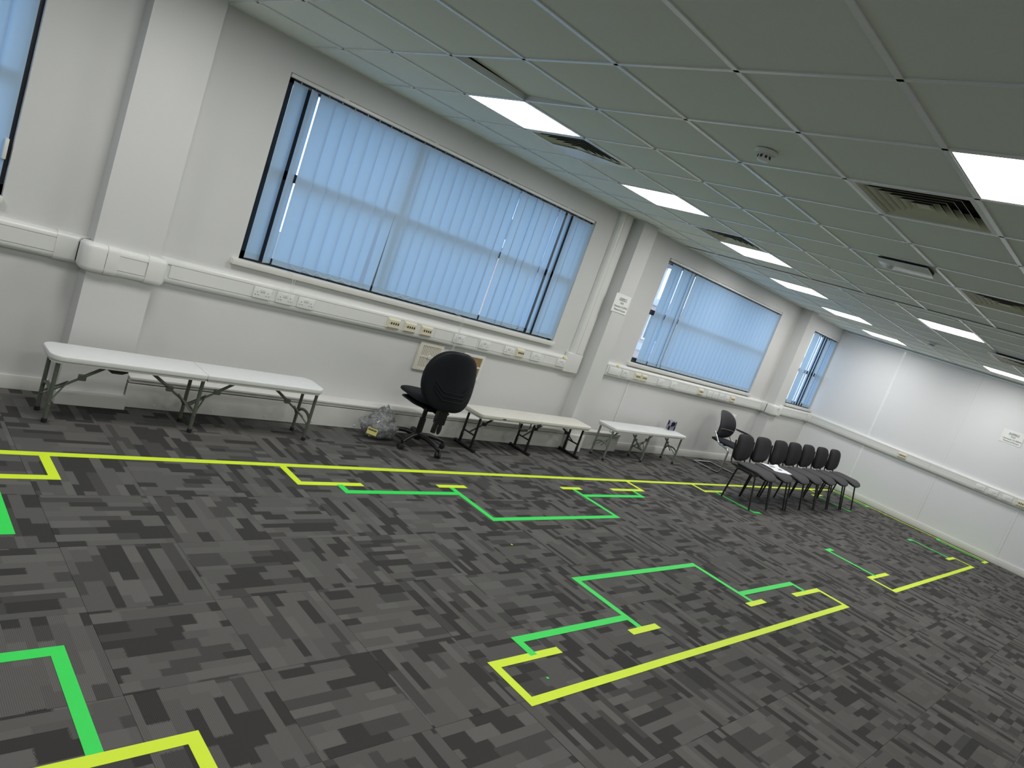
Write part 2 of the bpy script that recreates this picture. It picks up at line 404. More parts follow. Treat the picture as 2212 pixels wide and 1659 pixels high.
for d, x0, x1, y0, y1 in cells:
    w, l = round(x1 - x0, 3), round(y1 - y0, 3)
    if d < 90 and n_c < 298:
        if (w, l) not in cmesh:
            cmesh[(w, l)] = MB().box(-w / 2 + .005, w / 2 - .005, -l / 2 + .005, l / 2 - .005, 0, .014).mesh('ceiling_tile', M_TILE, bevel=.002, seg=1)
        o = obj('ceiling_tile', cmesh[(w, l)], ceil, ((x0 + x1) / 2, (y0 + y1) / 2, H + .0025)); n_c += 1
        if abs(x0) < .01 and abs(y1 + 1.66) < .02:      # the lifted tile
            o.rotation_euler = (R(3.2), R(1.6), 0); o.location.z += .021
    else:
        restc.box(x0 + .004, x1 - .004, y0 + .004, y1 - .004, H + .0025, H + .016)
tag(restc.build('ceiling_tile_remainder', M_TILE, ceil), kind='stuff')
def bar_obj(x0, x1, y0, y1, name='grid_bar'):
    t = MB().box(x0, x1, y0, y1, H - .004, H + .002)
    if x1 - x0 > y1 - y0: t.box(x0, x1, (y0 + y1) / 2 - .002, (y0 + y1) / 2 + .002, H, H + .035)
    else: t.box((x0 + x1) / 2 - .002, (x0 + x1) / 2 + .002, y0, y1, H, H + .035)
    t.build(name, M_TBAR, ceil)
for y in G1Y[1:-1]: bar_obj(XL, 5.27, y - .012, y + .012, 'grid_runner')
for y in G2Y[1:-1]: bar_obj(5.33, XR, y - .012, y + .012, 'grid_runner')
for x in G1X[1:-1]: bar_obj(x - .0095, x + .0095, YB, 0, 'cross_bar')
for x in G2X[1:-1]: bar_obj(x - .0095, x + .0095, YB, 0, 'cross_bar')
MB().box(5.262, 5.338, YB, 0, H - .006, H + .03).build('divider_trim', M_TILE, ceil, bevel=.002, seg=1)
MB().box(5.262, 5.272, YB, 0, H - .009, H + .002).build('divider_bar', M_TBAR, ceil)
MB().box(5.328, 5.338, YB, 0, H - .009, H + .002).build('divider_bar', M_TBAR, ceil)
MB().box(XL, XR, -.022, 0, H - .003, H + .004).build('edge_trim', M_TILE, ceil)
MB().box(XR - .03, XR, YB, 0, H - .045, H - .012).build('edge_trim', M_TBAR, ceil, bevel=.004)
MB().box(XR - .05, XR, YB, 0, H - .004, H + .004).build('edge_trim', M_TBAR, ceil)

fm = MB()
for (a, b, c, d_) in ((-.3, .3, -.3, -.279), (-.3, .3, .279, .3), (-.3, -.279, -.279, .279), (.279, .3, -.279, .279)): fm.box(a, b, c, d_, -.003, .02)
LF = fm.mesh('frame', M_LFRAME); LD = MB().add([(-.281, -.281, .004), (-.281, .281, .004), (.281, .281, .004), (.281, -.281, .004)], [(0, 1, 2, 3)]).mesh('diffuser', M_LED)
LB = MB().box(-.285, .285, -.285, .285, .006, .05).mesh('housing', M_LFRAME)
for x, y in LIGHTS:
    t = thing('ceiling_light', (x + .3, y - .3, H))
    obj('frame', LF, t); obj('diffuser', LD, t); obj('housing', LB, t)
    lab = {(.6, -1.06): 'square LED ceiling panel touching the patched louvred vent over the wide blind', (2.4, -1.06): 'square LED ceiling panel midway between the two window-side vents',
           (4.2, -1.06): 'square LED ceiling panel just past the second window-side vent, before the ceiling divider', (-1.2, -1.06): 'square LED ceiling panel above the first pillar', (-3.0, -1.06): 'square LED ceiling panel above the blind beside the first pillar',
           (.6, -4.06): 'square LED ceiling panel diagonal to the large louvred vent and smoke detector', (6.15, -.73): 'square LED ceiling panel by the windows, first one past the ceiling divider',
           (7.95, -.73): 'square LED ceiling panel by the windows, second one past the ceiling divider', (9.75, -.73): 'square LED ceiling panel in the room corner by the narrow blind',
           (6.15, -2.53): 'square LED ceiling panel out in the middle just past the ceiling divider', (9.75, -2.53): 'square LED ceiling panel against the end wall above the notice'}.get((x, y), 'square LED ceiling panel over the open carpet far from the windows')
    g = 'square LED ceiling panels'
    tag(t, lab, 'ceiling light', g)

def make_vent():
    t = thing('ceiling_vent')
    f = MB()
    for (a, b, c, d_) in ((-.297, .297, -.297, -.262), (-.297, .297, .262, .297), (-.297, -.262, -.262, .262), (.262, .297, -.262, .262)): f.box(a, b, c, d_, -.004, .012)
    f.build('frame', M_LFRAME, t)
    for k in range(6):
        a = .262 - k * .042; b = a - .046; z0, z1 = .0, .046; w = .003
        rg = MB(); q = []
        for (s_, z) in ((a, z0), (a - w, z0), (b - w, z1), (b, z1)):
            q.append([(-s_, -s_, z), (s_, -s_, z), (s_, s_, z), (-s_, s_, z)])
        vs = [p for r_ in q for p in r_]; fs = []
        for i in range(4):
            j = (i + 1) % 4
            for e in range(4):
                e2 = (e + 1) % 4; fs.append((i * 4 + e, i * 4 + e2, j * 4 + e2, j * 4 + e))
        lo = rg.add(vs, fs).build('louvre', M_VENT, t); lo.data.materials.append(M_VOID_SHADE)
        for p_ in lo.data.polygons[12:16]: p_.material_index = 1  # outer blade faces coloured black to paint in the shaded slits between blades
    MB().box(-.03, .03, -.03, .03, .0, .004).build('centre_plate', M_VENT, t)
    MB().box(-.28, .28, -.28, .28, .07, .074).build('back_plate', M_VOID_SHADE, t)
    return t
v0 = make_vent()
vl = ['louvred square ceiling vent with a patched corner beside the nearest window panel light', 'louvred square ceiling vent between two panel lights in front of the far windows',
      'large louvred square ceiling vent beside the smoke detector and panel light', 'louvred ceiling vent beside the hanging flat fitting', 'louvred ceiling unit hanging low near the far wall']
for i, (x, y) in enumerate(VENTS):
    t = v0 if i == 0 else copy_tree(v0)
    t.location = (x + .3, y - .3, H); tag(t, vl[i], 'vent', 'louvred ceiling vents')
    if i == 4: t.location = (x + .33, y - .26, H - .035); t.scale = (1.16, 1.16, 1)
MB().prism([(-.02, .262), (.24, .262), (.262, .262), (.262, -.20), (.03, .03)], -.004, -.002).build('cardboard_patch', M_TBAR, v0)
def detector(x, y, lab):
    t = thing('smoke_detector', (x, y, H)); k = M_TILE
    MB().lathe([(.055, -.002), (.056, -.016), (.050, -.022), (.02, -.024)], 28).build('base', k, t, smooth=True)
    MB().lathe([(.030, -.022), (.032, -.045), (.026, -.054), (.008, -.056)], 24).build('sensor_head', M_PVC, t, smooth=True)
    for i in range(8):
        a = 2 * PI * i / 8; MB().box(.029, .0335, -.005, .005, -.042, -.028, Matrix.Rotation(a, 4, 'Z')).build('vent_slot', M_DARKHOLE, t)
    for i in range(2):
        a = PI * i + .9; MB().box(.03, .052, -.012, .012, -.03, -.024, Matrix.Rotation(a, 4, 'Z')).build('clip', M_PVC, t)
    tag(t, lab, 'smoke detector')
detector(.93, -3.15, 'white smoke detector on the ceiling tile beside the large louvred vent')
detector(8.5, -2.15, 'small round smoke detector on the ceiling near the far wall')
t = thing('emergency_fitting', (3.12, -3.16, H - .004), R(0))
MB().box(-.10, .12, -.26, .10, -.030, -.020, Matrix.Rotation(R(5), 4, 'Y')).build('panel', M_TBAR, t, bevel=.004)
MB().box(-.085, .10, -.25, .09, -.022, .0).build('housing', M_VOID_SHADE, t)  # dark box whose black stands in for the shadow gap above the panel
MB().lathe([(.028, -.03), (.024, -.050), (.010, -.056)], 20, (.03, .03, 0)).build('sensor', M_PVC, t, smooth=True)
tag(t, 'flat white fitting with small sensor hanging askew under the ceiling tiles', 'ceiling fitting')

# columns and their boxed bases
COLS = [(-1.05, -.655, .155), (4.105, 4.385, .17), (9.09, 9.325, .18)]
for i, (a, b, d_) in enumerate(COLS):
    o = MB().box(a, b, -d_, 0, 0, H + .1).build('wall_pillar', M_WALL); struct(o, 'grey painted pillar standing proud of the window wall')
    if i == 0: MB().box(a - .012, b + .012, -d_ - .058, .0, .0, .087).build('plinth', M_TRIM, o, bevel=.002, seg=1)
    if i == 1: MB().box(a + .02, b + .015, -d_ - .055, 0, 0, .20).build('plinth', M_SCUFF, o, bevel=.003, seg=1)
    if i == 1: MB().box(a + .25, b + .06, -d_ - .006, -.12, H - .02, H - .004).build('ceiling_trim', M_TBAR, o)

# pipe casing along the foot of the window wall
def casing(x0, x1, d_, z, n, endcap=False):
    t = MB().box(x0, x1, -d_, 0, 0, z - .05).build(f'trim_{n}', M_SCUFF, None, bevel=.003, seg=1); struct(t, 'white boxed pipe casing along the wall')
    MB().box(x0, x1, -d_ - .004, 0, z - .044, z - .022).build('moulding', M_TRIM, t, bevel=.005)
    MB().box(x0, x1, -d_ - .012, 0, z - .020, z).build('top_board', M_TRIM, t, bevel=.004)
    x = x0 + .2
    while x < x1 - .1:
        MB().lathe([(.008, 0), (.006, .004), (.002, .005)], 10, M=Matrix.Translation((x, -d_, .03)) @ Matrix.Rotation(PI / 2, 4, 'X')).build('screw_cap', M_TRIM, t, smooth=True); x += .42
    return t
casing(-.64, 4.12, .15, .225, 1)
casing(4.40, 5.30, .09, .235, 2)
struct(MB().box(XL, -1.07, -.016, 0, 0, .095).build('baseboard_window_near', M_TRIM, bevel=.004), 'white skirting board')
struct(MB().box(5.30, 9.09, -.016, 0, 0, .105).build('baseboard_window_far', M_TRIM, bevel=.004), 'white skirting board')
struct(MB().box(9.33, XR, -.016, 0, 0, .105).build('baseboard_corner', M_TRIM, bevel=.004), 'white skirting board')
struct(MB().box(XR - .016, XR, YB, -.016, 0, .105).build('baseboard_far', M_TRIM, bevel=.004), 'white skirting board')

# windows
def window(n, a, b, mull, trans):
    w = struct(thing(f'window_{n}', ((a + b) / 2, .1, ZS)), 'dark framed window behind a blue vertical blind'); c = (a + b) / 2
    f = MB(); y0, y1 = -.055, .02; wd = .055
    for (x0, x1, z0, z1) in ((a, a + wd, ZS, ZT), (b - wd, b, ZS, ZT), (a, b, ZS, ZS + .06), (a, b, ZT - .06, ZT)): f.box(x0 - c, x1 - c, y0, y1, z0 - ZS, z1 - ZS)
    f.build('frame', M_FRAME, w)
    xs = [a + wd] + mull + [b - wd]
    for x in mull: MB().box(x - .035 - c, x + .035 - c, y0, y1, .06, ZT - ZS - .06).build('mullion', M_FRAME, w)
    for x0, x1 in zip(xs[:-1], xs[1:]):
        MB().box(x0 - c, x1 - c, y0, y1, trans - .032 - ZS, trans + .032 - ZS).build('transom', M_FRAME, w)
        for z0, z1 in ((ZS + .06, trans - .03), (trans + .03, ZT - .06)):
            MB().box(x0 - c, x1 - c, -.02, -.014, z0 - ZS, z1 - ZS).build('pane', M_GLASS, w)
    k = .075 if b < 11 else 0
    s = MB().box(a - k * .7 - c, min(b, XR) - c - (0 if b < 11 else .0), -.14, .15, -.045, 0).build('sill', M_SILL, w, bevel=.005)
    return w
window(1, *WIN[0], [-3.9, -2.7], 1.855); window(2, *WIN[1], [.10, 1.16, 3.17], 1.855); window(3, *WIN[2], [5.74], 1.845); window(4, *WIN[3], [10.62], 1.80)
h = MB().box(-.010, .010, -.03, .03, -.06, .06).build('window_handle', M_PVC, bpy.data.objects['window_1'], bevel=.004, loc=(-1.556 + 3.26, -.085, .27))

# vertical blinds
VW, VT, VB = .127, 2.495, 1.192
VANE = MB(); nseg = 6
for i in range(nseg + 1):
    x = -VW / 2 + VW * i / nseg; y = .006 * math.cos(PI * (i / nseg - .5))
    for z in (0, VB - VT): VANE.v.append((x, y - .003, z))
VANE.f = [(2 * i, 2 * i + 2, 2 * i + 3, 2 * i + 1) for i in range(nseg)]
VMESH = VANE.mesh('vane', M_BLIND, smooth=True)
HEM = MB().box(-VW / 2 + .003, VW / 2 - .003, -.0045, -.0030, VB - VT + .003, VB - VT + .043).mesh('weight_pocket', M_HEM)
HANG = MB().box(-.004, .004, -.002, .002, -.004, .02).mesh('hanger', M_OLIVE2)
def blind(x0, x1, first, angs, lab, yb=.018, cords=(), chains=(), lean={}):
    t = thing('vertical_blind', ((x0 + x1) / 2, yb, VB)); c = (x0 + x1) / 2
    MB().box(x0 - c, x1 - c, -.022, .022, 2.512 - VB, 2.538 - VB).build('headrail', M_PVC, t, bevel=.004)
    for i in range(4):
        x = x0 + (x1 - x0) * (i + .5) / 4; MB().box(x - c - .02, x - c + .02, -.024, .01, 2.536 - VB, 2.5405 - VB).build('bracket', M_TRIM, t)
    for i, a in enumerate(angs):
        v = obj('vane', VMESH, t, (first + .1145 * i - c, random.uniform(-.003, .003), VT - VB), (random.uniform(-.003, .003), lean.get(i, 0), R(a + random.uniform(-1.5, 1.5))))
        obj('weight_pocket', HEM, v); obj('hanger', HANG, v)
    for (xa, xb, sag) in chains:
        pts = []; n = max(2, round((xb - xa) / .1145))
        for k in range(n):
            for j in range(5):
                u = j / 5; pts.append((xa + (k + u) * .1145 - c, -.014, .035 - sag * 4 * u * (1 - u)))
        MB().tube(pts, .0016, 5).build('link_chain', M_TRIM, t)
    for (xc, zt, zb) in cords:
        pts = []
        for k in range(15):
            u = k / 14; pts.append((xc - c + .012 * math.sin(u * 3), -.165, zt + (zb - zt) * u - VB))
        MB().tube([(xc - c, -.03, zt - VB + .012), (xc - c, -.14, zt - VB + .004)] + pts, .0018, 5).tube([(p[0] + .018 + .004 * math.sin(k), p[1], p[2]) for k, p in enumerate(pts)], .0018, 5).build('pull_chain', M_TRIM, t)
    tag(t, lab, 'blind', 'blue vertical blinds'); return t
A1 = [10, 37] + [-9] * 7 + [-3, -9] + [-9] * 9 + [7, 11, -6, 12, -9, 0, 14, 24, 10, -9, -9]
blind(-.078, 3.49, .014, A1, 'wide blue vertical blind with white gap, over the double sockets', cords=((2.03, 1.19, .83), (.29, 1.17, .99)), chains=((.33, .90, .028), (1.28, 1.85, .02), (2.7, 3.1, .015)), lean={9: .022, 10: -.004, 20: .006, 21: -.006})
A2 = [-8, 4, 7, -4, 12, 0] + [-9] * 23
blind(5.075, 8.448, 5.25, A2, 'blue vertical blind drawn aside at one end to show the street', chains=((6.0, 8.3, .02),))
blind(9.885, 11.072, 10.02, [-9, 0, 9, 11, 13, 11, 10, 5, -6], 'narrow blue vertical blind with open vanes in the room corner')
blind(-4.98, -1.54, -4.818, [-9] * 28 + [-6], 'blue vertical blind at the window beside the first pillar')

# ------------------------------------------------------------------ cable trunking, sockets
def trunk_prof(z0, hgt=.172, d=.052, groove=True):
    r = .03
    pts = [(0, z0)] + [(d - r + r * math.sin(R(a)), z0 + r - r * math.cos(R(a))) for a in (0, 30, 60, 90)]
    if groove: pts += [(d, z0 + .0385), (d - .008, z0 + .0386), (d - .008, z0 + .1334), (d, z0 + .1335)]
    pts += [(d - r + r * math.cos(R(a)), z0 + hgt - r + r * math.sin(R(a))) for a in (0, 30, 60, 90)] + [(0, z0 + hgt)]
    return pts
def sweep(prof, path, grow=0.0):
    """sweep a (depth, z) profile along a plan polyline of the wall face; room on the right-hand side"""
    secs = []
    n = len(path)
    nr = []
    for a, b in zip(path[:-1], path[1:]):
        d = (Vector(b) - Vector(a)).normalized(); nr.append(Vector((d.y, -d.x)))
    for i, p in enumerate(path):
        p = Vector(p)
        if i == 0: secs.append((p, nr[0], 1))
        elif i == n - 1: secs.append((p, nr[-1], 1))
        else:
            a, b = nr[i - 1], nr[i]; cr = a.x * b.y - a.y * b.x
            if cr > .1:      # wraps round an outer corner
                for k in range(6):
                    v = (a * (1 - k / 5) + b * (k / 5)).normalized(); secs.append((p, v, 1))
            else:
                v = (a + b).normalized(); secs.append((p, v, 1 / max(.2, v.dot(a))))
    mb = MB(); np_ = len(prof)
    for p, v, s_ in secs:
        for d, z in prof: mb.v.append((p.x + v.x * d * s_, p.y + v.y * d * s_, z))
    for i in range(len(secs) - 1):
        for k in range(np_ - 1):
            mb.f.append((i * np_ + k, i * np_ + k + 1, (i + 1) * np_ + k + 1, (i + 1) * np_ + k))
    mb.f.append(tuple(range(np_))); e = (len(secs) - 1) * np_; mb.f.append(tuple(reversed(range(e, e + np_))))
    return mb
def grow_prof(z0, g, hgt=.172): return trunk_prof(z0 - g, hgt + 2 * g, .052 + g, False)
def trunking(name, path, z0, sleeves, covers, lab):
    t = thing(name, (path[0][0], path[0][1], z0)); off = (-path[0][0], -path[0][1], -z0)
    def add(mb, nm, **k): mb.v = [(x + off[0], y + off[1], z + off[2]) for x, y, z in mb.v]; return mb.build(nm, M_PVC, t, **k)
    add(sweep(trunk_prof(z0), path), 'body', smooth=True, angle=50)
    for s_ in sleeves: add(sweep(grow_prof(z0, .004), s_), 'corner_sleeve', smooth=True, angle=50)
    for (a, b) in covers:
        cv = sweep([(.0445, z0 + .0415), (.0515, z0 + .0415), (.0525, z0 + .0425), (.0525, z0 + .1295), (.0515, z0 + .1305), (.0445, z0 + .1305)], [a, b]); add(cv, 'cover', bevel=0)
    tag(t, lab, 'trunking'); return t
ZA, ZB_ = .888, .944
c0, c2 = COLS[0], COLS[2]
TL = ' cable trunking '
P0, P1 = (c0[0] - .16, 0), (c0[1] + .0, -.05)
trunking('dado_trunking', [(XL, 0), (c0[0] - .10, 0)], ZA, [], [((XL, 0), (c0[0] - .17, 0))], 'white cable trunking along the wall before the first pillar')
trunking('dado_trunking', [(c0[0], -.0), (c0[0], -c0[2]), (c0[1], -c0[2]), (c0[1], -.053)], ZA,
         [[(c0[0] - .17, 0), (c0[0], 0), (c0[0], -.10)], [(c0[0], -.075), (c0[0], -c0[2]), (c0[0] + .075, -c0[2])], [(c0[0] + .079, -c0[2]), (c0[0] + .15, -c0[2])], [(c0[1] - .075, -c0[2]), (c0[1], -c0[2]), (c0[1], -.055)]],
         [((c0[0] + .15, -c0[2]), (c0[1] - .08, -c0[2]))], 'white cable trunking with bulging corner sleeves wrapped round the first pillar')
trunking('dado_trunking', [(c0[1] + .003, 0), (3.80, 0)], ZA, [], [((c0[1] + .12, 0), (1.85, 0)), ((1.853, 0), (2.40, 0)), ((2.403, 0), (3.42, 0)), ((3.423, 0), (3.80, 0))], 'long white cable trunking under the wide window, full of sockets')
trunking('dado_trunking', [(4.52, 0), (c2[0] - .10, 0)], ZB_, [], [((4.56, 0), (6.5, 0)), ((6.503, 0), (c2[0] - .17, 0))], 'white cable trunking under the far window behind the can bench')
trunking('dado_trunking', [(c2[0], 0), (c2[0], -c2[2]), (c2[1], -c2[2]), (c2[1], -.053)], ZB_,
         [[(c2[0] - .16, 0), (c2[0], 0), (c2[0], -.10)], [(c2[0], -.09), (c2[0], -c2[2]), (c2[0] + .075, -c2[2])], [(c2[1] - .075, -c2[2]), (c2[1], -c2[2]), (c2[1], -.055)]], [], 'white cable trunking wrapped round the third pillar')
trunking('dado_trunking', [(c2[1] + .003, 0), (XR - .056, 0)], ZB_, [[(XR - .14, 0), (XR - .057, 0)]], [((c2[1] + .12, 0), (XR - .15, 0))], 'short white cable trunking under the narrow corner blind')
trunking('dado_trunking', [(XR, -.001), (XR, YB + .002)], ZB_, [[(XR, -.001), (XR, -.11)]], [((XR, -.12), (XR, -2.2)), ((XR, -2.203), (XR, -5.2)), ((XR, -5.203), (XR, YB + .01))], 'long white cable trunking along the panelled end wall')
# riser up to the ceiling
t = thing('riser_trunking', (3.95, 0, ZA))
pf = [(-.105, 0), (-.105, -.03), (-.085, -.052), (-.06, -.056), (.06, -.056), (.09, -.05), (.105, -.03), (.105, 0)]
MB().prism(pf, .21, H - ZA).build('body', M_PVC, t, smooth=True, angle=50)
MB().box(-.045, .05, -.0595, -.055, .23, H - ZA - .005).build('cover', M_PVC, t, bevel=.0015, seg=1)
pf2 = [(-.16, 0), (-.16, -.045), (-.14, -.058), (.09, -.058), (.112, -.04), (.112, 0)]
MB().prism(pf2, -.004, .225).build('elbow', M_PVC, t, bevel=.012, seg=3)
tag(t, 'white vertical trunking rising to the ceiling beside the second pillar', 'trunking')
# cable strip below trunking
t = MB().box(-.011, .011, -.009, 0, 0, .84).build('conduit', M_TRIM, loc=(5.18, 0, .105), bevel=.002, seg=1); tag(t, 'thin white conduit strip running down from trunking to the skirting', 'conduit')

def plate(x, z, w, hgt, kind, axis='y'):
    """faceplate on the trunking; local x along wall, -y into the room"""
    t = thing({'double': 'double_socket', 'single': 'single_socket', 'data': 'data_outlet', 'blank': 'blank_plate', 'switch': 'fused_spur'}[kind])
    mp = M_CREAM if kind == 'data' else M_PVC2
    if kind == 'data':
        q = [(-w / 2, -hgt / 2 - .004), (w / 2, -hgt / 2 - .004), (w / 2, hgt / 2 + .004), (-w / 2, hgt / 2 + .004)]; b = .014
        vs = [(x_, 0, z_) for x_, z_ in q] + [(x_ * (1 - 2 * b / w), -.020, z_ * (1 - 2 * b / hgt)) for x_, z_ in q]
        MB().add(vs, [(0, 1, 2, 3), (7, 6, 5, 4), (0, 4, 5, 1), (1, 5, 6, 2), (2, 6, 7, 3), (3, 7, 4, 0)]).build('plate', mp, t)
        for k in range(4):
            xx = (k - 1.3) * w * .17
            MB().box(xx - .0065, xx + .0065, -.0215, -.017, -.006, .014).build('port', M_DARKHOLE, t)
        MB().box(-w * .36, -w * .33, -.0212, -.018, 0, .006).build('screw', M_DARKHOLE, t)
    else:
        MB().box(-w / 2, w / 2, -.011, 0, -hgt / 2, hgt / 2).build('plate', mp, t, bevel=.003, seg=2)
        def pins(cx):
            for dx, dz, a, c in ((0, .010, .0016, .005), (-.011, -.011, .0042, .0018), (.011, -.011, .0042, .0018)):
                MB().box(cx + dx - a, cx + dx + a, -.0118, -.009, dz - .006 - c, dz - .006 + c).build('pin_slot', M_DARKHOLE, t)
        if kind == 'double':
            for s_ in (-1, 1):
                pins(s_ * w * .30); MB().box(s_ * .011 - .008, s_ * .011 + .008, -.0155, -.010, .008, .030, Matrix.Rotation(R(4), 4, 'X')).build('rocker', M_PVC, t, bevel=.0015, seg=1)
        elif kind == 'single':
            pins(-.005); MB().box(.018, .034, -.015, -.010, .004, .026).build('rocker', M_PVC, t, bevel=.0015, seg=1)
        elif kind == 'switch':
            MB().box(-.02, .03, -.0150, -.010, -.012, .012).build('rocker', M_PVC, t, bevel=.0015, seg=1)
        else:
            for s_ in (-1, 1): MB().lathe([(.003, 0), (.002, .001)], 8, M=Matrix.Translation((s_ * w * .40, -.011, 0)) @ Matrix.Rotation(PI / 2, 4, 'X')).build('screw', M_DARKHOLE, t)
    if axis == 'y': t.location = (x, -.0526, z)
    else: t.location = (XR - .0526, x, z); t.rotation_euler = (0, 0, -PI / 2)
    return t
z1 = .974
for a, k in zip((.138, .324, .505), ('first', 'second', 'third')): tag(plate(a, z1, .142, .088, 'double'), f'white double socket, {k} of three side by side from the first pillar', 'socket', 'three double sockets near the first pillar')
for a, k in zip((1.37, 1.552, 1.743), ('first', 'second', 'third')): tag(plate(a, z1, .142, .088, 'data'), f'cream four-port data outlet, {k} of three in a row, counted from the first pillar', 'data outlet', 'three data outlets above the grilles')
tag(plate(2.155, z1, .142, .088, 'double'), 'white double socket beside the hanging blind chain', 'socket')
tag(plate(2.498, z1, .142, .088, 'double'), 'white double socket above the brown grille', 'socket')
tag(plate(2.855, z1, .142, .088, 'double'), 'white double socket touching the lone cream data outlet', 'socket')
tag(plate(3.022, z1, .130, .088, 'data'), 'cream data outlet between two white double sockets under the wide window', 'data outlet')
tag(plate(3.277, z1, .150, .088, 'double'), 'white double socket just before the last trunking cover', 'socket')
tag(plate(3.705, z1, .142, .088, 'double'), 'white double socket at the riser elbow under a yellow sticker', 'socket')
z2 = 1.022
tag(plate(4.72, z2, .24, .088, 'blank'), 'white blank plate under a yellow sticker at the end of the trunking', 'plate')
tag(plate(4.945, z2, .13, .085, 'double'), 'white double socket beside the blank plate', 'socket')
for a, k in zip((5.22, 5.375), ('nearer the blank plate', 'farther from the blank plate')): tag(plate(a, z2, .135, .085, 'data'), f'cream data outlet of the touching pair, {k}', 'data outlet', 'pair of data outlets')
for a, k in zip((5.793, 6.115), ('first', 'second')): tag(plate(a, z2, .15, .088, 'single'), f'white single socket, {k} one past the pair of cream data outlets', 'socket', 'two spaced single sockets')
tag(plate(6.873, z2, .15, .088, 'data'), 'lone cream data outlet before the row of three single sockets', 'data outlet')
for a, k in zip((7.16, 7.33, 7.515), ('first', 'second', 'third')): tag(plate(a, z2, .15, .088, 'single'), f'white single socket, {k} of three close together past the lone cream outlet', 'socket', 'close row of three single sockets')
tag(plate(7.705, z2, .13, .088, 'switch'), 'white fused spur between single socket and cream outlet', 'switch')
tag(plate(7.88, z2, .155, .088, 'data'), 'cream data outlet at the end of the row by the third pillar', 'data outlet')
tag(plate(-1.765, z2, .14, .082, 'data', 'x'), 'cream data outlet alone on the end wall trunking', 'data outlet')
for a, k in zip((-2.973, -3.156, -3.352), ('first', 'second', 'third')): tag(plate(a, z2, .135, .085, 'single', 'x'), f'white single socket on the end wall trunking, {k} of three from the windows', 'socket', 'three sockets on the end wall')
tag(plate(-3.55, z2, .14, .085, 'data', 'x'), 'cream data outlet beside the three end wall sockets', 'data outlet')
def sticker(x, y, z, lab):
    t = MB().box(-.018, .018, -.0012, 0, -.012, .012).build('warning_sticker', M_STICK, loc=(x, y, z), rot=(R(-25), 0, 0))
    MB().prism([(-.034, -.009), (-.022, -.009), (-.028, .008)], 0, .0012, Matrix.Rotation(PI / 2, 4, 'X')).build('warning_triangle', M_INK, t)
    tag(t, lab, 'sticker')
sticker(3.745, -.0505, ZA + .152, 'small yellow warning sticker on the trunking by the riser elbow')
sticker(4.765, -.0505, ZB_ + .152, 'small yellow warning sticker on the trunking above the blank plate')
t = thing('wall_switch_plate', (8.26, 0, .715)); MB().box(-.07, .07, -.012, 0, -.07, .07).build('plate', M_PVC2, t, bevel=.003); MB().box(-.03, .03, -.016, -.01, -.03, .03).build('rocker', M_PVC2, t, bevel=.002); tag(t, 'white square plate on the wall behind the chrome cantilever chair', 'plate')

# wall grilles
def grille(x0, x1, z0, z1, slat, lab):
    t = thing('wall_grille', ((x0 + x1) / 2, 0, z0)); w = (x1 - x0) / 2; hh = z1 - z0
    f = MB(); b = .03
    for (a, c, d_, e) in ((-w, w, 0, b), (-w, w, hh - b, hh), (-w, -w + b, b, hh - b), (w - b, w, b, hh - b), (-w + b, w - b, hh / 2 - .008, hh / 2 + .008)): f.box(a, c, -.02, 0, d_, e)
    f.build('frame', M_CREAM if slat is M_CREAM else M_TRIM, t)
    MB().box(-w + b, w - b, -.006, -.001, b, hh - b).build('back_plate', M_VOID_SHADE if slat is M_CREAM else slat, t)
    n = 12
    for k in range(n):
        x = -w + b + (2 * w - 2 * b) * (k + .5) / n
        MB().box(x - .0055, x + .0055, -.017, -.005, b, hh - b).build('slat', slat, t)
    MB().lathe([(.022, 0), (.018, .006), (.006, .008)], 16, M=Matrix.Translation((0, -.018, hh / 2)) @ Matrix.Rotation(PI / 2, 4, 'X')).build('knob', slat, t, smooth=True)
    tag(t, lab, 'grille')
M_GR = mat('cream_grille', (.72, .70, .60), .45, noise=.06, nscale=14)
M_CREAM_keep = M_CREAM; M_CREAM = M_GR
grille(1.765, 2.05, .597, .866, M_GR, 'cream slatted wall grille above the operator chair')
grille(2.32, 2.612, .592, .852, M_WOOD, 'brown slatted wall grille in a white frame behind the operator chair')
M_CREAM = M_CREAM_keep

# notices
def text_mesh(s, size, mat_):
    cu = bpy.data.curves.new('lettering', 'FONT'); cu.body = s; cu.size = size; cu.align_x = 'CENTER'; cu.resolution_u = 2; cu.extrude = .0002
    ob = bpy.data.objects.new('tmp', cu); COL.objects.link(ob)
    me = bpy.data.meshes.new_from_object(ob.evaluated_get(bpy.context.evaluated_depsgraph_get())); bpy.data.objects.remove(ob); bpy.data.curves.remove(cu)
    me.materials.clear(); me.materials.append(mat_); return me
def notice(loc, rz, lab, w=.292, hgt=.213, tilt=0):
    t = thing('notice', loc, rz)
    n = 6; v = MB()
    for i in range(n + 1):
        x = -w / 2 + w * i / n; cur = .012 * max(0, (abs(i / n - .5) * 2 - .5)) ** 1.3
        for z in (0, hgt):
            v.v.append((x, -.003 - cur * (1 if z == 0 else .4), z))
    v.f = [(2 * i, 2 * i + 2, 2 * i + 3, 2 * i + 1) for i in range(n)]
    for p in list(v.v): v.v.append((p[0], p[1] + .0006, p[2]))
    b = 2 * (n + 1); v.f += [tuple(b + k for k in reversed(f)) for f in list(v.f)]
    v.build('sheet', M_PAPER, t)
    for s, size, z in (('SUSPECT', .036, .150), ('WLR', .030, .105), ('Username TC-EPOX', .030, .062), ('Password Success', .030, .024)):
        o = obj('lettering', text_mesh(s, size, M_INK), t, (.01, -.0085, z), (PI / 2, 0, 0))
    MB().box(-.065, .085, -.0090, -.0084, .143, .1455).build('underline', M_INK, t)
    tag(t, lab, 'notice')
notice((4.207, -.172, 1.706), 0, 'white notice with handwriting taped across the second pillar')
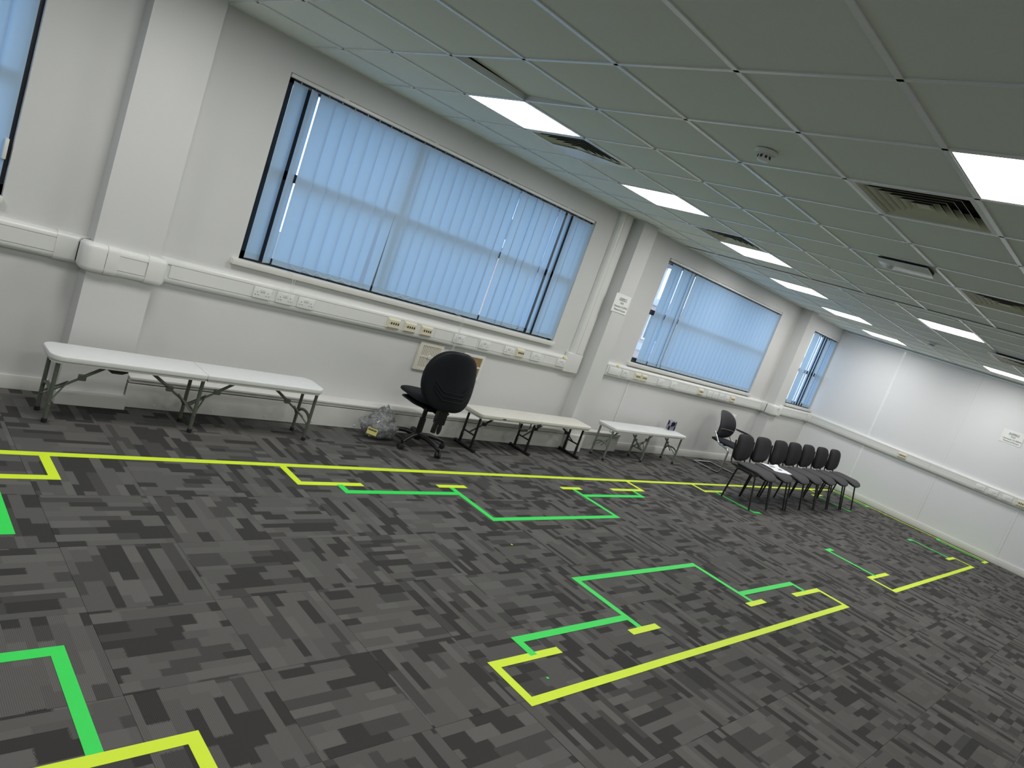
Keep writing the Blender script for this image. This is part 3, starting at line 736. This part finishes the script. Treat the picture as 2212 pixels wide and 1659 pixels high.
notice((XR, -3.06, 1.82), -PI / 2, 'white notice with handwriting on the end wall')

# ------------------------------------------------------------------ floor tape
zt = [0.0004]
def tape(name, runs, m_, lab, group=None):
    x0, y0 = runs[0][0]; t = thing(name, (x0, y0, 0)); w = .025
    for run in runs:
        for (a, b) in zip(run[:-1], run[1:]):
            a_ = Vector(a); b_ = Vector(b); d = (b_ - a_).normalized(); n = Vector((-d.y, d.x)) * w
            a_ = a_ - d * (w if True else 0); b_ = b_ + d * w
            z = zt[0]; zt[0] += .00002
            q = [a_ + n, a_ - n, b_ - n, b_ + n]; q = [(p.x - x0, p.y - y0) for p in q]
            L_ = (b_ - a_).length; k = max(1, int(L_ / .4)); mb = MB()
            pts = []
            for i in range(k + 1):
                u = i / k; j = random.uniform(-.0012, .0012) if 0 < i < k else 0
                p = a_ + (b_ - a_) * u; pts.append((p + n.normalized() * (w + j), p - n.normalized() * (w - j)))
            for top in (z + .0006, z - .0004):
                for l_, r_ in pts: mb.v += [(l_.x - x0, l_.y - y0, top), (r_.x - x0, r_.y - y0, top)]
            nn = len(pts) * 2
            for i in range(k):
                o_ = 2 * i
                mb.f += [(o_, o_ + 1, o_ + 3, o_ + 2), (nn + o_, nn + o_ + 2, nn + o_ + 3, nn + o_ + 1), (o_, o_ + 2, nn + o_ + 2, nn + o_), (o_ + 1, nn + o_ + 1, nn + o_ + 3, o_ + 3)]
            mb.f += [(0, nn, nn + 1, 1), (2 * k, 2 * k + 1, nn + 2 * k + 1, nn + 2 * k)]
            mb.build('tape_strip', m_, t)
    tag(t, lab, 'floor tape', group); return t
YT = -1.012
tape('tape_outline', [[(-3.4, YT), (10.93, YT)], [(10.945, -1.02), (10.945, -3.47)], [(10.665, -3.487), (10.93, -3.487)], [(-1.257, YT - .02), (-1.257, -1.303), (-2.6, -1.303)],
     [(.145, YT - .02), (.145, -1.293), (.617, -1.293)], [(4.322, YT - .02), (4.322, -1.253), (3.765, -1.253)], [(5.785, YT - .02), (5.785, -1.222), (6.273, -1.222)], [(9.745, YT - .02), (9.69, -1.24)], [(9.335, -1.245), (9.72, -1.245)]],
     M_YEL, 'long yellow tape line beside the benches with bracket-shaped branches')
tape('tape_outline', [[(-1.537, -1.33), (-1.537, -1.855), (-2.6, -1.855)]], M_GRN, 'green tape corner near the small yellow tape box by the white bench')
tape('tape_outline', [[(-2.6, -2.713), (-1.512, -2.713), (-1.512, -3.23)]], M_GRN, 'green tape corner touching the yellow tape corner in the foreground')
tape('tape_outline', [[(-2.6, -3.256), (-1.225, -3.256), (-1.225, -3.50), (-2.6, -3.52)]], M_YEL, 'yellow tape corner joined to a green strip in the foreground')
tape('tape_outline', [[(.447, -1.33), (.447, -1.411), (1.45, -1.409)], [(1.478, -1.31), (1.478, -1.833), (3.083, -1.828), (3.083, -1.28)], [(3.11, -1.407), (4.11, -1.403), (4.11, -1.30)]], M_GRN, 'green tape stepped outline facing the operator chair')
tape('tape_outline', [[(1.375, -1.283), (1.63, -1.283)]], M_YEL, 'short yellow tape dash at the green outline end by the operator chair', 'short yellow dashes on the stepped outline by the benches')
tape('tape_outline', [[(2.945, -1.253), (3.20, -1.253)]], M_YEL, 'short yellow tape dash at the green outline end by the cream bench', 'short yellow dashes on the stepped outline by the benches')
tape('tape_outline', [[(6.04, -1.27), (6.04, -1.785), (6.17, -1.80)]], M_GRN, 'green tape strip under the first chair of the row')
tape('tape_outline', [[(9.48, -1.29), (9.47, -1.775), (9.52, -1.79)]], M_GRN, 'green tape strip under the last chair of the row')
tape('tape_outline', [[(10.80, -1.06), (10.80, -1.63), (10.915, -1.645)]], M_GRN, 'green tape strip along the end wall behind the chair row')
tape('tape_outline', [[(10.91, -2.79), (10.80, -2.80), (10.80, -3.43)]], M_GRN, 'green tape strip beside the yellow line end at the end wall')
tape('tape_outline', [[(9.47, -2.70), (9.60, -2.715), (9.60, -3.22)]], M_GRN, 'green tape strip joined to the far yellow bracket near the end wall')
tape('tape_outline', [[(9.41, -3.25), (9.80, -3.255), (9.80, -3.50), (5.86, -3.512), (5.86, -3.258), (6.465, -3.26)]], M_YEL, 'yellow tape bracket outline in front of the end wall')
tape('tape_outline', [[(6.24, -2.697), (6.10, -2.70), (6.085, -3.23)]], M_GRN, 'green tape strip with hooked end leading to the far yellow bracket')
tape('tape_outline', [[(.665, -3.248), (.198, -3.248), (.198, -3.516), (4.385, -3.514), (4.385, -3.255), (3.86, -3.25)]], M_YEL, 'large yellow tape bracket outline in the middle of the carpet')
tape('tape_outline', [[(.49, -3.22), (.49, -3.114), (1.48, -3.112)], [(1.503, -3.20), (1.503, -2.671), (3.092, -2.668), (3.092, -3.20)], [(3.12, -3.106), (4.115, -3.108), (4.115, -3.21)]], M_GRN, 'green tape stepped outline in the middle of the carpet')
tape('tape_outline', [[(2.995, -3.24), (3.24, -3.237)]], M_YEL, 'short yellow tape dash inside the large bracket, at its far green foot', 'short yellow dashes inside the large bracket')
tape('tape_outline', [[(1.393, -3.242), (1.652, -3.24)]], M_YEL, 'short yellow tape dash inside the large bracket, at its near green foot', 'short yellow dashes inside the large bracket')

# ------------------------------------------------------------------ folding benches
def bench(loc, rz, ht, length, wid, top_m, leg_m, legs, kind, lab, corner=.07, spread=.097, r=.0125):
    t = thing('folding_bench', loc, rz); L_ = length / 2; Wd = wid / 2; th = .042
    for s_ in (-1, 1):
        cr = (1, 0, 0, 1) if s_ > 0 else (0, 1, 1, 0)
        poly = rrect(.0015 if s_ > 0 else -L_, L_ if s_ > 0 else -.0015, -Wd, Wd, corner, 7, cr)
        MB().prism(poly, ht - .034, ht).build('bench_top', top_m, t, bevel=.006, seg=3)
        poly2 = rrect(.01 if s_ > 0 else -L_ + .012, L_ - .012 if s_ > 0 else -.01, -Wd + .012, Wd - .012, corner * .8, 7, cr)
        MB().prism(poly2, ht - .05, ht - .034).build('rim', top_m, t)
    zt_ = ht - .045
    for i, x in enumerate(legs):
        dirs = {0: (1,), 1: (-1, 1), 2: (-1,)}[i] if kind != 'T' else {0: (1,), 1: (1,), 2: (-1,)}[i]
        for s_ in (-1, 1):
            l = MB().tube([(x, s_ * spread, .012 if kind != 'T' else .03), (x, s_ * spread, zt_)], r, 12).build('leg', leg_m, t, smooth=True)
            if kind != 'T': MB().lathe([(r + .003, 0), (r + .004, .012), (r + .003, .026)], 12, (x, s_ * spread, 0)).build('foot_cap', M_RUBBER, l, smooth=True)
            else: MB().tube([(x, s_ * spread, .02), (x, s_ * spread, .12)], r + .0022, 12).build('lower_sleeve', leg_m, l, smooth=True)
            MB().box(x - .006, x + .006, s_ * spread * 1.0 - .018, s_ * spread + .018, .118, .127).build('bolt', M_CHROME, l)
        if kind == 'T':
            b = MB().tube([(x, -wid / 2 + .0, .018), (x, wid / 2, .018)], .016, 10).build('foot_bar', leg_m, t, smooth=True)
            for s_ in (-1, 1): MB().tube([(x, s_ * (wid / 2 - .012), .018), (x, s_ * (wid / 2 + .006), .018)], .0185, 10).build('end_cap', M_RUBBER, b, smooth=True)
            MB().tube([(x, -spread, .155), (x, spread, .155)], .009, 8).build('cross_bar', leg_m, t, smooth=True)
            zb = .16
        else:
            pts = [(x, -spread, .15)] + [(x, -spread * math.cos(R(a)), .15 + .06 * math.sin(R(a))) for a in range(15, 180, 15)] + [(x, spread, .15)]
            if i != 1: MB().tube(pts, .0115, 8, flat=1.0).build('arch_brace', leg_m, t, smooth=True)
            else: MB().tube([(x, -spread, .15), (x, spread, .15)], .008, 8).build('cross_bar', leg_m, t, smooth=True)
            zb = .155
        for d in dirs:
            xe = x + d * min(.34, abs(x - legs[1 if i != 1 else (0 if d < 0 else 2)]) * .42)
            zm = (zb + zt_) / 2
            b = MB().tube([(x + d * .004, 0 if i != 1 else d * .02, zb), ((x + xe) / 2, 0 if i != 1 else d * .02, zm)], .0075, 8).tube([((x + xe) / 2 - d * .02, 0 if i != 1 else d * .02, zm - .012), (xe, 0 if i != 1 else d * .02, zt_)], .0105, 8).build('folding_brace', leg_m, t, smooth=True)
            MB().box((x + xe) / 2 - .02, (x + xe) / 2 + .02, (0 if i != 1 else d * .02) - .014, (0 if i != 1 else d * .02) + .014, zm - .018, zm + .016).build('brace_joint', leg_m, b)
            if kind != 'T':
                for s_ in (-1, 1): MB().tube([(x, s_ * spread, .125), (x + d * .1, 0 if i != 1 else d * .02, zb + .08)], .006, 6).build('brace_stay', leg_m, t, smooth=True)
    tag(t, lab, 'bench'); return t
b1 = bench((-.312, -.432, 0), .013, .432, 1.83, .285, M_BENCHW, M_OLIVE, (-.862, -.005, .872), 'A', 'white plastic folding bench with rounded corners and grey-green legs, before the first pillar', .075)
MB().prism([(-.62, .386), (-.48, .386), (-.48, .366), (-.51, .352), (-.57, .352)], .095, .105, Matrix.Rotation(PI / 2, 4, 'X')).build('carry_handle', M_RUBBER, b1)
b2 = bench((3.235, -.350, 0), .028, .395, 1.82, .285, M_BENCHC, M_BLACKM, (-.845, -.028, .835), 'T', 'cream plastic folding bench with black T-shaped feet next to the operator chair', .05, .085, .0125)
MB().box(-.60, -.555, -.1445, -.1415, .365, .375).build('hand_slot', M_DARKHOLE, b2)
MB().tube([(-.33, -.135, .352), (-.325, -.145, .30), (-.28, -.148, .275), (-.21, -.146, .282), (-.165, -.143, .30), (-.15, -.135, .352)], .011, 6, flat=.3).build('strap', M_RUBBER, b2, smooth=True)
MB().box(-.20, -.165, -.158, -.14, .270, .298).build('buckle', M_CHROME, b2, bevel=.003)
MB().box(-.04, .01, -.140, -.115, .330, .352).build('catch', M_RUBBER, b2)
b3 = bench((5.475, -.300, 0), .046, .425, 1.80, .285, M_BENCHW, M_OLIVE2, (-.872, .003, .862), 'A', 'white plastic folding bench with two drink cans standing on it', .035)
MB().tube([(-.86, -.075, .372), (-.862, -.07, .348), (-.862, -.045, .345), (-.86, -.04, .37)], .004, 6).build('latch', M_CHROME, b3, smooth=True)

# drink cans on the far bench
def can(x, y, rz, lab, m_up, m_dn):
    t = thing('drink_can', (x, y, .4255), rz)
    MB().lathe([(.022, 0), (.0265, .008), (.0265, .128), (.0235, .137), (.0235, .140), (.021, .140), (.0205, .137)], 24).build('can_body', M_CAN, t, smooth=True)
    for q in range(4):
        up = MB(); a0, a1 = q * PI / 2, (q + 1) * PI / 2; n = 6
        for zz, (z0, z1, mm, nm) in enumerate(((.010, .068, m_dn if q % 2 else m_up, 'print_panel'), (.068, .126, m_up if q % 2 else m_dn, 'print_panel'))):
            b = MB()
            for i in range(n + 1):
                a = a0 + (a1 - a0) * i / n
                for z, rr in ((z0, .0268), (z1, .0268)): b.v.append((rr * math.cos(a), rr * math.sin(a), z + (.01 * (i / n - .5) if abs(z - .068) < .001 else 0)))
            b.f = [(2 * i, 2 * i + 2, 2 * i + 3, 2 * i + 1) for i in range(n)]; b.build(nm, mm, t, smooth=True)
        c = MB(); a = a0 + .5
        for i in range(5):
            aa = a + .28 * i - .1
            for z in (.064, .072): c.v.append((.0271 * math.cos(aa), .0271 * math.sin(aa), z + .003 * math.sin(i * 1.3)))
        c.f = [(2 * i, 2 * i + 2, 2 * i + 3, 2 * i + 1) for i in range(4)]
        if q % 2: c.build('red_emblem', M_RED, t)
    MB().lathe([(.0205, .136), (.008, .137), (.001, .137)], 20).build('lid', M_CAN, t, smooth=True)
    tag(t, lab, 'drink can', 'drink cans on the bench')
can(6.165, -.222, .6, 'silver and blue drink can at the front of the cluster on the bench', M_CANS, M_CANB)
can(6.268, -.212, 2.4, 'blue and silver drink can with red emblem, nearest the bench end', M_CANS, M_CANB)
can(6.225, -.160, 1.1, 'silver drink can standing behind the other two on the bench', M_CANB, M_CANS)

# ------------------------------------------------------------------ operator chair
def operator_chair(loc, rz):
    """local +y is the way the sitter faces"""
    t = thing('operator_chair', loc, rz)
    # five-star base
    hub = MB().lathe([(.030, .055), (.040, .07), (.040, .115), (.030, .125)], 20).build('base_hub', M_BLACKM, t, smooth=True)
    for k in range(5):
        a = R(207 + 72 * k) - rz; d = Vector((math.cos(a), math.sin(a), 0))
        pts = [d * .03 + Vector((0, 0, .098)), d * .12 + Vector((0, 0, .102)), d * .22 + Vector((0, 0, .085)), d * .285 + Vector((0, 0, .066))]
        l = MB().tube(pts, [.023, .021, .018, .014], 10).build('base_leg', M_BLACKM, t, smooth=True)
        c = d * .292; Mx = Matrix.Translation((c.x, c.y, .026)) @ Matrix.Rotation(a + .9, 4, 'Z') @ Matrix.Rotation(PI / 2, 4, 'Y')
        w = MB().lathe([(.02, -.026), (.026, -.022), (.026, -.006), (.018, -.004), (.018, .004), (.026, .006), (.026, .022), (.02, .026)], 18, M=Mx).build('caster', M_RUBBER, l, smooth=True)
        MB().tube([(c.x, c.y, .03), (c.x, c.y, .064)], .008, 8).build('caster_stem', M_BLACKM, l, smooth=True)
    MB().tube([(0, 0, .11), (0, 0, .26)], .029, 16).tube([(0, 0, .25), (0, 0, .37)], .021, 14).build('gas_lift', M_BLACKM, t, smooth=True)
    mech = MB().box(-.075, .075, -.12, .10, .355, .40).build('tilt_mechanism', M_BLACKM, t, bevel=.01)
    MB().tube([(.06, -.02, .37), (.15, -.05, .36), (.21, -.055, .345)], [.006, .006, .012], 8).build('tilt_lever', M_BLACKM, mech, smooth=True)
    # seat
    def seat_d(q):
        y = q.y; z = q.z + .45
        z += -.030 * max(0, (y - .06) / .2) ** 2 + .012 * (abs(q.x) / .24) ** 2
        return Vector((q.x, y, z))
    MB().pad(.240, .235, .085, 3.6, lambda v: 1 - .06 * max(0, -v), seat_d, 8, 48, 2.6).build('seat', M_OPSEAT, t, smooth=True, loc=(0, .015, .008))
    MB().pad(.215, .205, .05, 3.4, None, lambda q: Vector((q.x, q.y, q.z + .405 - .02 * max(0, q.y / .2) ** 2)), 6, 40, 2.4).build('seat_pan', M_NAVY, t, smooth=True, loc=(0, .015, 0))
    # back support bar
    MB().tube(fillet([(0, -.10, .375), (0, -.235, .372), (0, -.262, .45), (0, -.262, .62)], .05), .030, 10, flat=.45).build('back_bar', M_BLACKM, t, smooth=True)
    b = MB().box(-.045, .045, -.285, -.215, .30, .47).build('back_bracket', M_BLACKM, t, bevel=.012, seg=3)
    MB().box(-.068, -.028, -.275, -.245, .215, .32, Matrix.Rotation(R(3), 4, 'Y')).build('bracket_stop', M_BLACKM, b, bevel=.006)
    MB().pad(.022, .055, .03, 2.2, None, lambda q: Vector((q.x + .018, q.z - .262, q.y + .262)), 5, 20, 2).build('adjuster_knob', M_BLACKM, b, smooth=True)
    # backrest: cushion plus shell with ridges (shell on the -y side)
    def back_d(q):
        v = q.y / .265
        y = -.250 + .055 * (q.x / .24) ** 2 + .030 * v - .02 * v * v
        return Vector((q.x, y - q.z, q.y + .695))
    tp = lambda v: (1.0 - .20 * max(0, v) ** 1.4) * (1 - .10 * max(0, -v - .3))
    MB().pad(.268, .262, .075, 3.1, tp, back_d, 8, 52, 2.4).build('back_cushion', M_OPSEAT, t, smooth=True, loc=(0, .012, 0))
    sh = MB().pad(.265, .259, .055, 3.1, tp, back_d, 9, 52, 2.2).build('back_shell', M_NAVY, t, smooth=True, loc=(0, -.022, 0))
    for k in range(3):
        zc = -.085 - .036 * k; pts = []
        for i in range(-9, 10):
            u = i / 9; x = u * .185; bend = .045 * max(0, abs(u) - .55) / .45
            q = back_d(Vector((x, zc + bend * 1.6, 0))); pts.append((q.x, q.y - .047 + .010 * u * u, q.z))
        MB().tube(pts, .0045, 6).build('shell_ridge', M_NAVY, sh, smooth=True)
    return tag(t, 'black operator chair on a five-star wheeled base, back turned to the room', 'chair')
operator_chair((1.74, -.415, 0), R(-7))

# ------------------------------------------------------------------ stacking chairs in a row, facing -y
def stack_chair():
    t = thing('stacking_chair'); lx = .232
    for s_ in (-1, 1):
        x = s_ * lx
        sf = fillet([(x * 1.08, -.215, .008), (x, -.125, .40), (x, -.09, .425), (x, .10, .425), (x, .13, .40), (x * 1.08, .170, .008)], .05, 4)
        n = len(sf); h_ = n // 2
        MB().tube(sf[:h_ + 1], .0135, 10, flat=.8).build('front_leg', M_BLACKM, t, smooth=True)
        MB().tube(sf[h_:], .0135, 10, flat=.8).build('back_leg', M_BLACKM, t, smooth=True)
        MB().prism([(-.12, .405), (.12, .405), (.19, .43), (.19, .45), (-.18, .45), (-.16, .43)], x - .006, x + .006, Matrix(((0, 0, 1, 0), (1, 0, 0, 0), (0, 1, 0, 0), (0, 0, 0, 1)))).build('side_bracket', M_RUBBER, t)
        MB().tube(fillet([(s_ * .19, .02, .425), (s_ * .19, .235, .425), (s_ * .185, .262, .47), (s_ * .185, .30, .72)], .045, 5), .010, 8).build('back_post', M_BLACKM, t, smooth=True)
    for y in (-.09, .10): MB().tube([(-lx, y, .42), (lx, y, .42)], .009, 8).build('stretcher', M_BLACKM, t, smooth=True)
    def sd(q):
        z = q.z + .448 - .045 * max(0, (-q.y - .08) / .15) ** 2 + .016 * (abs(q.x) / .23) ** 2 + .012 * max(0, q.y / .2)
        return Vector((q.x, q.y, z))
    MB().pad(.238, .222, .058, 4.0, lambda v: 1 - .05 * max(0, -v), sd, 8, 48, 2.6).build('seat', M_FABRIC2, t, smooth=True, loc=(0, -.015, 0))
    MB().pad(.228, .212, .035, 3.4, None, lambda q: sd(q) - Vector((0, 0, .022)), 5, 40, 2.4).build('seat_pan', M_RUBBER, t, smooth=True, loc=(0, -.012, 0))
    def bd(q):
        v = q.y / .165; return Vector((q.x, .268 + .035 * (q.x / .22) ** 2 * -1 + .035 * v * .5 + .012 * v * v - q.z, q.y + .648 - (.028 * (1 - (q.x / .2) ** 2) if v < -.5 else 0) * min(1, (-v - .5) * 2)))
    MB().pad(.216, .162, .066, 4.6, lambda v: 1 - .05 * max(0, v), bd, 9, 56, 2.6).build('backrest', M_FABRIC, t, smooth=True)
    MB().pad(.208, .155, .04, 4.6, lambda v: 1 - .07 * max(0, v), lambda q: bd(q) + Vector((0, .022, 0)), 5, 40, 2.2).build('back_shell', M_RUBBER, t, smooth=True)
    return t
sc = stack_chair()
labs = ['black fabric stacking chair at the row end next to the chrome chair', 'black fabric stacking chair with white papers on its seat'] + ['black fabric stacking chair, third in the row, next after the one with papers', 'black fabric stacking chair, fourth of seven from the chrome chair', 'black fabric stacking chair, third in the row from the end wall', 'black fabric stacking chair, second in the row from the end wall'] + ['black fabric stacking chair at the row end nearest the end wall']
for i in range(7):
    c = sc if i == 0 else copy_tree(sc)
    c.location = (5.95 + .263 + .532 * i, -1.535 + random.uniform(-.012, .012), 0); c.rotation_euler = (0, 0, R([.5, -.8, .6, -.4, .8, -.5, 0.3][i]))
    tag(c, labs[i], 'chair', 'row of seven black stacking chairs')
# papers on the second chair
t = thing('paper_sheet', (6.86, -1.50, .487), R(-14)); v = MB(); n = 8
for k_, (dz) in enumerate((0, .0008)):
    for i in range(n + 1):
        for j in range(n + 1):
            x = -.185 + .37 * i / n; y = -.13 + .26 * j / n
            v.v.append((x, y, dz + .004 * (x / .2) ** 2 + (-.016 * ((-y - .04) / .11) ** 2 if y < -.04 else 0) + (.02 * ((y - .08) / .05) ** 2 if y > .08 and x > .1 else 0)))
for i in range(n):
    for j in range(n):
        a = i * (n + 1) + j; q = (n + 1) ** 2; v.f += [(a + q, a + n + 1 + q, a + n + 2 + q, a + 1 + q), (a, a + 1, a + n + 2, a + n + 1)]
v.build('sheet', M_PAPER2, t, smooth=True)
for (x, y, w, hh) in ((-.03, .04, .05, .016), (.05, -.03, .035, .012), (.02, -.06, .04, .004)): MB().box(x - w, x + w, y - hh, y + hh, .0045, .0052).build('print_block', M_CANS, t)
tag(t, 'white printed papers lying on the seat of the second stacking chair', 'paper')

# ------------------------------------------------------------------ cantilever chair by the wall, facing -y
def cantilever(loc):
    t = thing('cantilever_chair', loc); r = .0125
    for s_ in (-1, 1):
        x = s_ * .25
        MB().tube(fillet([(x, .225, .0125), (x, -.225, .0125), (x * .98, -.222, .372), (x * .97, -.12, .392), (x * .94, -.03, .405), (x * .90, .02, .46), (x * .84, .10, .54)], .07, 6), r, 10).build('frame_tube', M_CHROME, t, smooth=True)
    MB().tube(fillet([(-.25, .17, .0125), (-.25, .225, .0125), (.25, .225, .0125), (.25, .17, .0125)], .05, 5), r, 10).build('base_bar', M_CHROME, t, smooth=True)
    MB().tube([(-.24, -.06, .392), (.24, -.06, .392)], .010, 8).build('cross_bar', M_CHROME, t, smooth=True)
    MB().pad(.235, .235, .062, 3.4, None, lambda q: Vector((q.x, q.y - .07, q.z + .432 - .03 * max(0, (-q.y - .1) / .13) ** 2)), 8, 44, 2.5).build('seat', M_OPSEAT, t, smooth=True)
    def bd(q):
        v = q.y / .20; y = .115 - .055 * (q.x / .23) ** 2 * 1.2 + .045 * v * v * (1 if v > 0 else .6) + (.035 * v if v > 0 else .02 * v)
        return Vector((q.x, y - q.z, q.y + .655))
    tp = lambda v: (1 - .10 * max(0, v) ** 2) * (1 - .03 * max(0, -v))
    b = MB().pad(.245, .205, .040, 3.3, tp, bd, 8, 48, 2.3).build('backrest', M_MESH, t, smooth=True)
    pts = []
    for i in range(-8, 9):
        x = i / 8 * .205; q = bd(Vector((x, -.055, .025))); pts.append((q.x, q.y - .002, q.z))
    MB().tube(pts, .0045, 6).build('back_seam', M_OLIVE2, b, smooth=True)
    MB().tube(fillet([(.215, .08, .58), (.235, .05, .625), (.25, .03, .632), (.25, -.21, .632)], .03, 4), .009, 8).build('arm_tube', M_CHROME, t, smooth=True)
    MB().pad(.022, .135, .018, 3, None, lambda q: Vector((q.x + .25, q.y - .09, q.z + .645)), 5, 28, 2.4).build('armrest', M_RUBBER, t, smooth=True)
    return tag(t, 'black cantilever chair on a chrome sled frame standing by the wall', 'chair')
cantilever((7.505, -.395, 0))

# ------------------------------------------------------------------ clear plastic bag
bm = bmesh.new(); bmesh.ops.create_icosphere(bm, subdivisions=5, radius=1.0)
from mathutils import noise as mn
for vtx in bm.verts:
    c = vtx.co.copy(); n1 = mn.noise(c * 2.3 + Vector((3, 1, 7))); n2 = abs(mn.noise(c * 5.5 + Vector((9, 4, 2)))); n3 = abs(mn.noise(c * 12 + Vector((1, 8, 3))))
    k = 1 + .30 * n1 - .26 * n2 - .10 * n3; c *= k
    z = c.z; top = max(0, z); w = 1 - .62 * min(1, top) ** 1.1
    vtx.co = Vector((c.x * .185 * w + .01, c.y * .115 * w, max(.003, .125 + z * (.185 if z > 0 else .135))))
me = bpy.data.meshes.new('film'); bm.to_mesh(me); bm.free(); me.shade_smooth(); me.materials.append(M_BAG)
t = thing('plastic_bag', (1.365, -.325, 0)); obj('film', me, t)
bm = bmesh.new(); bmesh.ops.create_icosphere(bm, subdivisions=4, radius=1.0)
for vtx in bm.verts:
    c = vtx.co.copy(); k = 1 + .4 * mn.noise(c * 3.1) - .35 * abs(mn.noise(c * 7)); c *= k
    vtx.co = Vector((c.x * .135 + .005, c.y * .075, max(.006, .085 + c.z * .08)))
me = bpy.data.meshes.new('inner_film'); bm.to_mesh(me); bm.free(); me.shade_smooth(); me.materials.append(M_BAG); obj('inner_film', me, t)
lb = MB().box(-.045, .045, -.001, .001, -.028, .028).build('label', M_LABELY, t, loc=(-.118, -.088, .085), rot=(R(-12), R(8), R(-25)))
MB().box(-.040, .036, -.0018, -.0008, .004, .018).build('print', M_INK, lb)
tag(t, 'crumpled clear plastic bag with a yellow label against the wall casing', 'plastic bag')

# tiny scraps
for (x, y, m_, lab) in ((1.33, -2.195, M_YEL, 'tiny yellow scrap lying on open carpet'), (.42, -3.41, M_GRN, 'tiny green tape scrap inside the large yellow bracket')):
    t = MB().prism([(-.008, -.004), (.006, -.007), (.008, .005), (-.003, .008)], 0, .0022).build('tape_scrap', m_, loc=(x, y, .0003)); tag(t, lab, 'scrap')

# ------------------------------------------------------------------ street outside
g = MB().box(-40, 70, .4, 70, -3.3, -3.2).build('street_ground', M_ASPH); struct(g, 'street outside the windows')
t = thing('brick_building', (20, 11, -3.2))
MB().box(-6, 16, 0, 8, 0, 5.45).build('wall', M_BRICK, t)
MB().box(-6.2, 16.2, -.15, 8.2, 5.45, 5.75).build('parapet', M_STONE, t, bevel=.03)
MB().box(-6, 16, -.06, 0, 3.6, 3.9).build('band', M_STONE, t)
for i in range(7):
    for z in (.9, 4.05):
        x = -5.2 + i * 3.1; f = MB().box(x, x + 1.2, -.05, .05, z, z + 1.15).build('window', M_TRIM, t); MB().box(x + .08, x + .56, -.07, -.02, z + .08, z + 1.07).build('pane', M_GLASSD, f); MB().box(x + .64, x + 1.12, -.07, -.02, z + .08, z + 1.07).build('pane', M_GLASSD, f)
tag(t, 'pinkish brick building across the street seen past the blind edge', 'building')
t = thing('stone_building', (26, 24, -3.2))
MB().box(-8, 14, 0, 8, 0, 8.6).build('wall', M_STONE, t); MB().box(-8.2, 14.2, -.2, 8.2, 8.6, 8.9).build('roof', M_ROOF, t)
for i in range(9):
    for z in (3.2, 5.9):
        x = -7 + i * 2.3; f = MB().box(x, x + 1.1, -.06, .05, z, z + 1.6).build('window', M_TRIM, t); MB().box(x + .1, x + 1.0, -.08, -.02, z + .1, z + 1.5).build('pane', M_GLASSD, f)
tag(t, 'pale grey stone building behind the brick one', 'building')
t = thing('street_tree', (23.5, 21.3, -3.2)); MB().tube([(0, 0, 0), (.1, 0, 2.5), (0, .1, 4.5)], [.22, .16, .08], 8).build('trunk', M_BARK, t, smooth=True)
lf = MB()
for i in range(700):
    a, b_ = random.uniform(0, 2 * PI), math.acos(random.uniform(-1, 1)); rr = random.random() ** .4
    c = Vector((1.7 * rr * math.sin(b_) * math.cos(a), 1.7 * rr * math.sin(b_) * math.sin(a), 5.0 + 1.35 * rr * math.cos(b_)))
    u = Vector((random.gauss(0, 1), random.gauss(0, 1), random.gauss(0, 1))).normalized(); w = u.orthogonal().normalized()
    lf.add([c - u * .16, c + w * .07, c + u * .16, c - w * .07], [(0, 1, 2, 3)])
tag(lf.build('foliage', M_LEAF, t), kind='stuff'); tag(t, 'bushy street tree before the pale stone building', 'tree')
